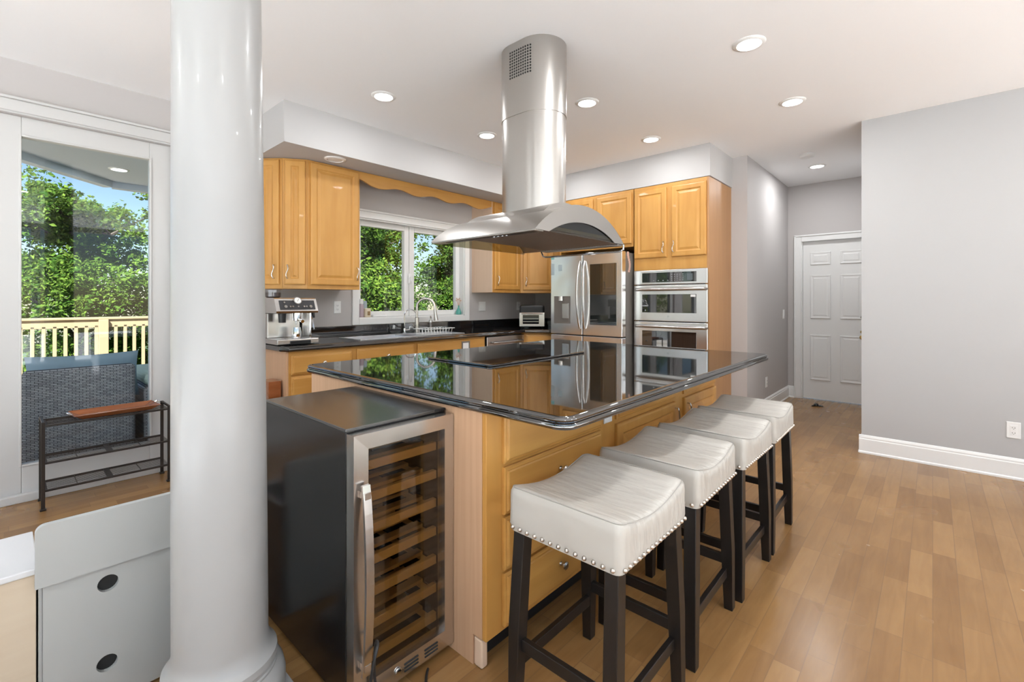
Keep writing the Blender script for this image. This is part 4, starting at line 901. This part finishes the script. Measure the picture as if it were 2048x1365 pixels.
# ------------------------------------------------------------------ bar stools
def make_stool():
    t = thing('bar_stool', '', 'bar stool', (0, 0, 0), 0, 'cream leather bar stools along the island'); w, d = .43, .392
    def sad(x, y): u = 2*x/w; return .652+.040*u*u-.006*abs(u)**6
    b = MB(); prev = None
    base = rrect(-w/2, w/2, -d/2, d/2, .022, 4)
    dense = []
    for i in range(len(base)):
        p, q = Vector(base[i]), Vector(base[(i+1) % len(base)]); k = max(1, int((q-p).length/.025))
        for j in range(k): dense.append(p.lerp(q, j/k))
    def ringat(f, dz, z=None):
        return b.ring([(p.x*(1-f*2/w*1.0) if True else 0, p.y*(1-f*2/d), (sad(p.x*(1-f*2/w), p.y)+dz) if z is None else z) for p in dense])
    first = None
    for (f, dz, z) in ((.012, 0, .552), (.003, 0, .550), (-.001, 0, .575), (.0, 0, .61), (.0, -.028, None), (.001, -.014, None), (.005, -.004, None), (.0115, .0005, None), (.022, .003, None), (.05, .004, None), (.09, .004, None), (.13, .004, None), (.165, .004, None), (.19, .004, None)):
        rg = ringat(f, dz, z)
        if prev: b.bridge(prev, rg, True)
        else: first = rg; b.cap(rg[::-1])
        prev = rg
    b.cap(prev, True); seat = obj('seat', b, 'leather', t)
    b = MB(); pts = [(p.x*(1-.006*2/w), p.y*(1-.006*2/d), sad(p.x, p.y)-.0025) for p in dense]; b.tube(pts+[pts[0]], .0016, 6, False); obj('seam', b, 'seam', seat)
    b = MB()
    def heads(p0, p1, n):
        for i in range(n):
            a = (i+.5)/n; b.sphere((p0[0]+(p1[0]-p0[0])*a, p0[1]+(p1[1]-p0[1])*a, .563), .0068, 8, 5)
    heads((-w/2-.001, -d/2+.008), (-w/2-.001, d/2-.008), 13); heads((w/2+.001, -d/2+.008), (w/2+.001, d/2-.008), 13); heads((-w/2+.008, -d/2-.001), (w/2-.008, -d/2-.001), 16); heads((-w/2+.008, d/2+.001), (w/2-.008, d/2+.001), 16)
    obj('nailhead_trim', b, 'nail', seat)
    for sx in (-1, 1):
        for sy in (-1, 1):
            b = MB(); prev = None
            for (z, h, ox, oy) in ((0, .0155, .212, .176), (.004, .017, .212, .176), (.25, .021, .206, .172), (.5495, .021, .186, .166)):
                c_ = Vector((sx*(ox-.005), sy*(oy-.005), z)); rg = b.ring([c_+Vector((a*h, bb*h, 0)) for a, bb in ((-1, -1), (1, -1), (1, 1), (-1, 1))])
                if prev: b.bridge(prev, rg)
                else: b.cap(rg[::-1])
                prev = rg
            b.cap(prev); bmesh.ops.bevel(b.bm, geom=[e for e in b.bm.edges if abs(e.verts[0].co.z-e.verts[1].co.z) > .05], offset=.002, segments=1, affect='EDGES'); obj('leg', b, 'blackwood', t)
    for sx in (-1, 1): b = MB(); b.box(sx*.196-.009, sx*.196+.009, -.156, .156, .185, .222, .002); obj('stretcher', b, 'blackwood', t)
    for sy in (-1, 1): b = MB(); zz = .16 if sy < 0 else .16; b.box(-.183, .183, sy*.160-.009, sy*.160+.009, .135, .172, .002); obj('stretcher', b, 'blackwood', t)
    return t
st = make_stool()
SP = [(1.277, .785, 0, 'cream leather bar stool nearest the camera, next to the wine cooler'), (1.797, .785, .015, 'second cream leather bar stool from the wine cooler'), (2.297, .772, -.01, 'third cream leather bar stool from the wine cooler'), (2.785, .772, .01, 'cream leather bar stool farthest from the camera, nearest the hallway')]
stools = [st]+[copy_tree(st) for _ in range(3)]
for s_, (x, y, rz, lab) in zip(stools, SP): s_.location = (x, y, 0); s_.rotation_euler = (0, 0, rz); s_['label'] = lab
# ------------------------------------------------------------------ shoe rack and tray
t = thing('shoe_rack', 'dark metal shoe rack with wire shelves in front of the patio door', 'shoe rack', (.5, 4.05, 0)); rx0, rx1, ry0, ry1 = .172, .792, 3.95, 4.165
for x in (rx0, rx1):
    for y in (ry0, ry1): b = MB(); b.box(x-.009, x+.009, y-.009, y+.009, .0, .53, .002); b.box(x-.014, x+.014, y-.014, y+.014, 0, .012, .003); obj('leg', b, 'iron', t)
for x in (rx0, rx1): b = MB(); b.box(x-.006, x+.006, ry0, ry1, .518, .531, .002); obj('side_bar', b, 'iron', t)
for zz in (.11, .275, .50):
    b = MB(); b.box(rx0, rx1, ry0-.006, ry0+.006, zz, zz+.012, .002); b.box(rx0, rx1, ry1-.006, ry1+.006, zz, zz+.012, .002); b.box(.467, .497, ry0, ry1, zz+.002, zz+.008); b.box(rx0, rx0+.02, ry0, ry1, zz+.002, zz+.008)
    for x in (.325, .64): b.tube([(x, ry0, zz+.006), (x, ry1, zz+.006)], .0025, 6)
    for q in range(9): y = ry0+.02+q*(ry1-ry0-.04)/8; b.tube([(rx0, y, zz+.008), (rx1, y, zz+.008)], .0016, 5)
    obj('wire_shelf', b, 'iron', t)
t = thing('serving_tray', 'long reddish wooden serving tray lying on the shoe rack', 'tray', (.52, 4.05, .512), math.radians(3))
b = MB(); r = []
for (hx, hy, z) in ((.175, .072, .001), (.215, .105, .028), (.222, .112, .031), (.217, .106, .033), (.172, .068, .007)):
    rg = b.ring([(-hx, -hy, z), (hx, -hy, z), (hx, hy, z), (-hx, hy, z)])
    if r: b.bridge(r, rg)
    else: b.cap(rg[::-1])
    r = rg
b.cap(r); obj('body', b, 'redwood', t, False)
for s_ in (-1, 1): b = MB(); b.tube([(s_*.212, -.035, .024), (s_*.232, -.03, .038), (s_*.238, 0, .041), (s_*.232, .03, .038), (s_*.212, .035, .024)], .004, 8); obj('handle', b, 'chrome', t, False)
# ------------------------------------------------------------------ desk panel and low cabinet at lower left
t = thing('desk_screen', 'grey-white rounded desk panel with two cable holes behind the column', 'desk', (.34, 1.95, 0))
b = MB(); px0, px1 = .066, .66; r = .022; pts = [(px0, .437), (px1, .437)]+[(px1-r+r*math.cos(a), .615-r+r*math.sin(a)) for a in [PI/2*i/6 for i in range(7)]]+[(px0+r+r*math.cos(a), .615-r+r*math.sin(a)) for a in [PI/2+PI/2*i/6 for i in range(7)]]
b.prism(pts, 'xz', 1.888, 1.908); obj('top_band', b, 'desk', t)
b = MB(); q = [b.bm.verts.new(p) for p in ()]
px = (.082, px1-.015); z0_, z1_ = .0, .436
# board with two round holes
def holed(b, x0, x1, z0, z1, y0, y1, holes, n=24):
    zs = sorted(holes, key=lambda h: h[1]); cuts = [z0]+[(zs[i][1]+zs[i+1][1])/2 for i in range(len(zs)-1)]+[z1]
    for k, (hx, hz, hr) in enumerate(zs):
        a0, a1 = cuts[k], cuts[k+1]
        for yy in (y0, y1):
            inner, outr = [], []
            for i in range(n):
                a = 2*PI*i/n; inner.append((hx+hr*math.cos(a), yy, hz+hr*math.sin(a))); c_, s_ = math.cos(a), math.sin(a)
                tx = ((x1-hx) if c_ > 0 else (hx-x0))/max(1e-9, abs(c_)); tz = ((a1-hz) if s_ > 0 else (hz-a0))/max(1e-9, abs(s_)); tt = min(tx, tz); outr.append((hx+tt*c_, yy, hz+tt*s_))
            # snap nearest rays to the corners
            for (qx, qz) in ((x0, a0), (x1, a0), (x1, a1), (x0, a1)): i = min(range(n), key=lambda i: (outr[i][0]-qx)**2+(outr[i][2]-qz)**2); outr[i] = (qx, yy, qz)
            I_, O_ = b.ring(inner), b.ring(outr); b.bridge(I_, O_)
            if yy == y0: keep = I_
            else: b.bridge(keep, I_)
holed(b, px[0], px[1], .012, .436, 1.898, 1.914, [(.225, .382, .0255), (.223, .135, .0255)]); obj('lower_board', b, 'desk', t)
b = MB(); b.box(px0+.008, px0+.0155, 1.9085, 2.24, .0, .436); b.box(px1-.015, px1, 1.9145, 2.24, 0, .436); b.box(.082, px1-.0151, 2.22, 2.24, 0, .436); obj('side_board', b, 'desk', t)
b = MB(); b.box(.0825, px1-.0155, 1.9165, 2.2195, .005, .43); obj('dark_inside', b, 'dark', t)
t = thing('low_cabinet', 'white-topped pale maple cabinet left of the grey desk panel', 'cabinet', (-.25, 2.1, 0))
b = MB(); b.box(-.60, .0735, 1.915, 2.235, .470, .488, .003); obj('top', b, 'cabtop', t)
b = MB(); b.box(-.60, .0700, 1.922, 2.23, .0, .469, .002); obj('body', b, 'pale', t)
# ------------------------------------------------------------------ outlets, switches
def plate(name, label, cat, p, n, w=.07, h=.115, kind='outlet', gang=1):
    n = Vector(n); u = Z.cross(n); p = Vector(p); t = thing(name, label, cat, p)
    b = MB(); b.steps(p-u*w/2-Z*h/2+n*.0005, u, Z, n, w, h, [(0, 0), (0, .004), (.003, .006)]); obj('plate', b, 'white', t)
    for g in range(gang):
        c = p+u*((g-(gang-1)/2)*.046)
        if kind == 'outlet':
            b = MB(); b.steps(c-u*.017-Z*.034+n*.0066, u, Z, n, .034, .068, [(0, 0), (0, .0015), (.002, .002)]); obj('socket', b, 'white', t)
            b = MB()
            for dz in (-.018, .018):
                for du in (-.0065, .0065): q = c+u*du+Z*dz+n*.0088; b.tube([q-Z*.004, q+Z*.004], .0012, 6)
                q = c+Z*(dz-.009)+n*.0088; b.tube([q, q+n*.0004], .0022, 8)
            obj('slots', b, 'dark', t)
        else:
            b = MB(); b.steps(c-u*.016-Z*.033+n*.0066, u, Z, n, .032, .066, [(0, 0), (0, .002), (.003, .004)]); obj('rocker', b, 'white', t)
plate('wall_outlet', 'white double outlet on the wall right of the espresso machine', 'outlet', (2.165, WY, 1.198), -Y)
plate('light_switch', 'white wide switch plate right of the kitchen window', 'switch', (4.09, WY, 1.19), -Y, .115, .115, 'switch', 2)
plate('wall_outlet', 'white outlet on the wall left of the toaster oven', 'outlet', (4.785, WY, 1.19), -Y)
plate('light_switch', 'white switch on the hallway wall before the door casing', 'switch', (6.70, 1.41, 1.09), -Y, .07, .115, 'switch')
plate('wall_outlet', 'white outlet low on the hallway wall behind the island', 'outlet', (5.88, 1.41, .33), -Y)
plate('wall_outlet', 'white outlet low on the right wall above the baseboard', 'outlet', (4.81, -.423, .345), -X)
plate('wall_outlet', 'white outlet under the island countertop between the drawer columns', 'outlet', (1.885, IY0-.0005, .755), -Y)
# door stop on the hall floor
t = thing('door_stop', 'small black gadget lying on the floor in front of the hall door', 'door stop', (6.55, 1.03, 0))
b = MB(); b.lathe([(.022, .0), (.025, .012), (.018, .028), (.008, .034)], (6.55, 1.03, 0), 14)
for i in range(3): a = .5+i*2.1; b.tube([(6.55, 1.03, .01), (6.55+.07*math.cos(a), 1.03+.07*math.sin(a), .008)], [.013, .006], 8)
obj('body', b, 'black', t)
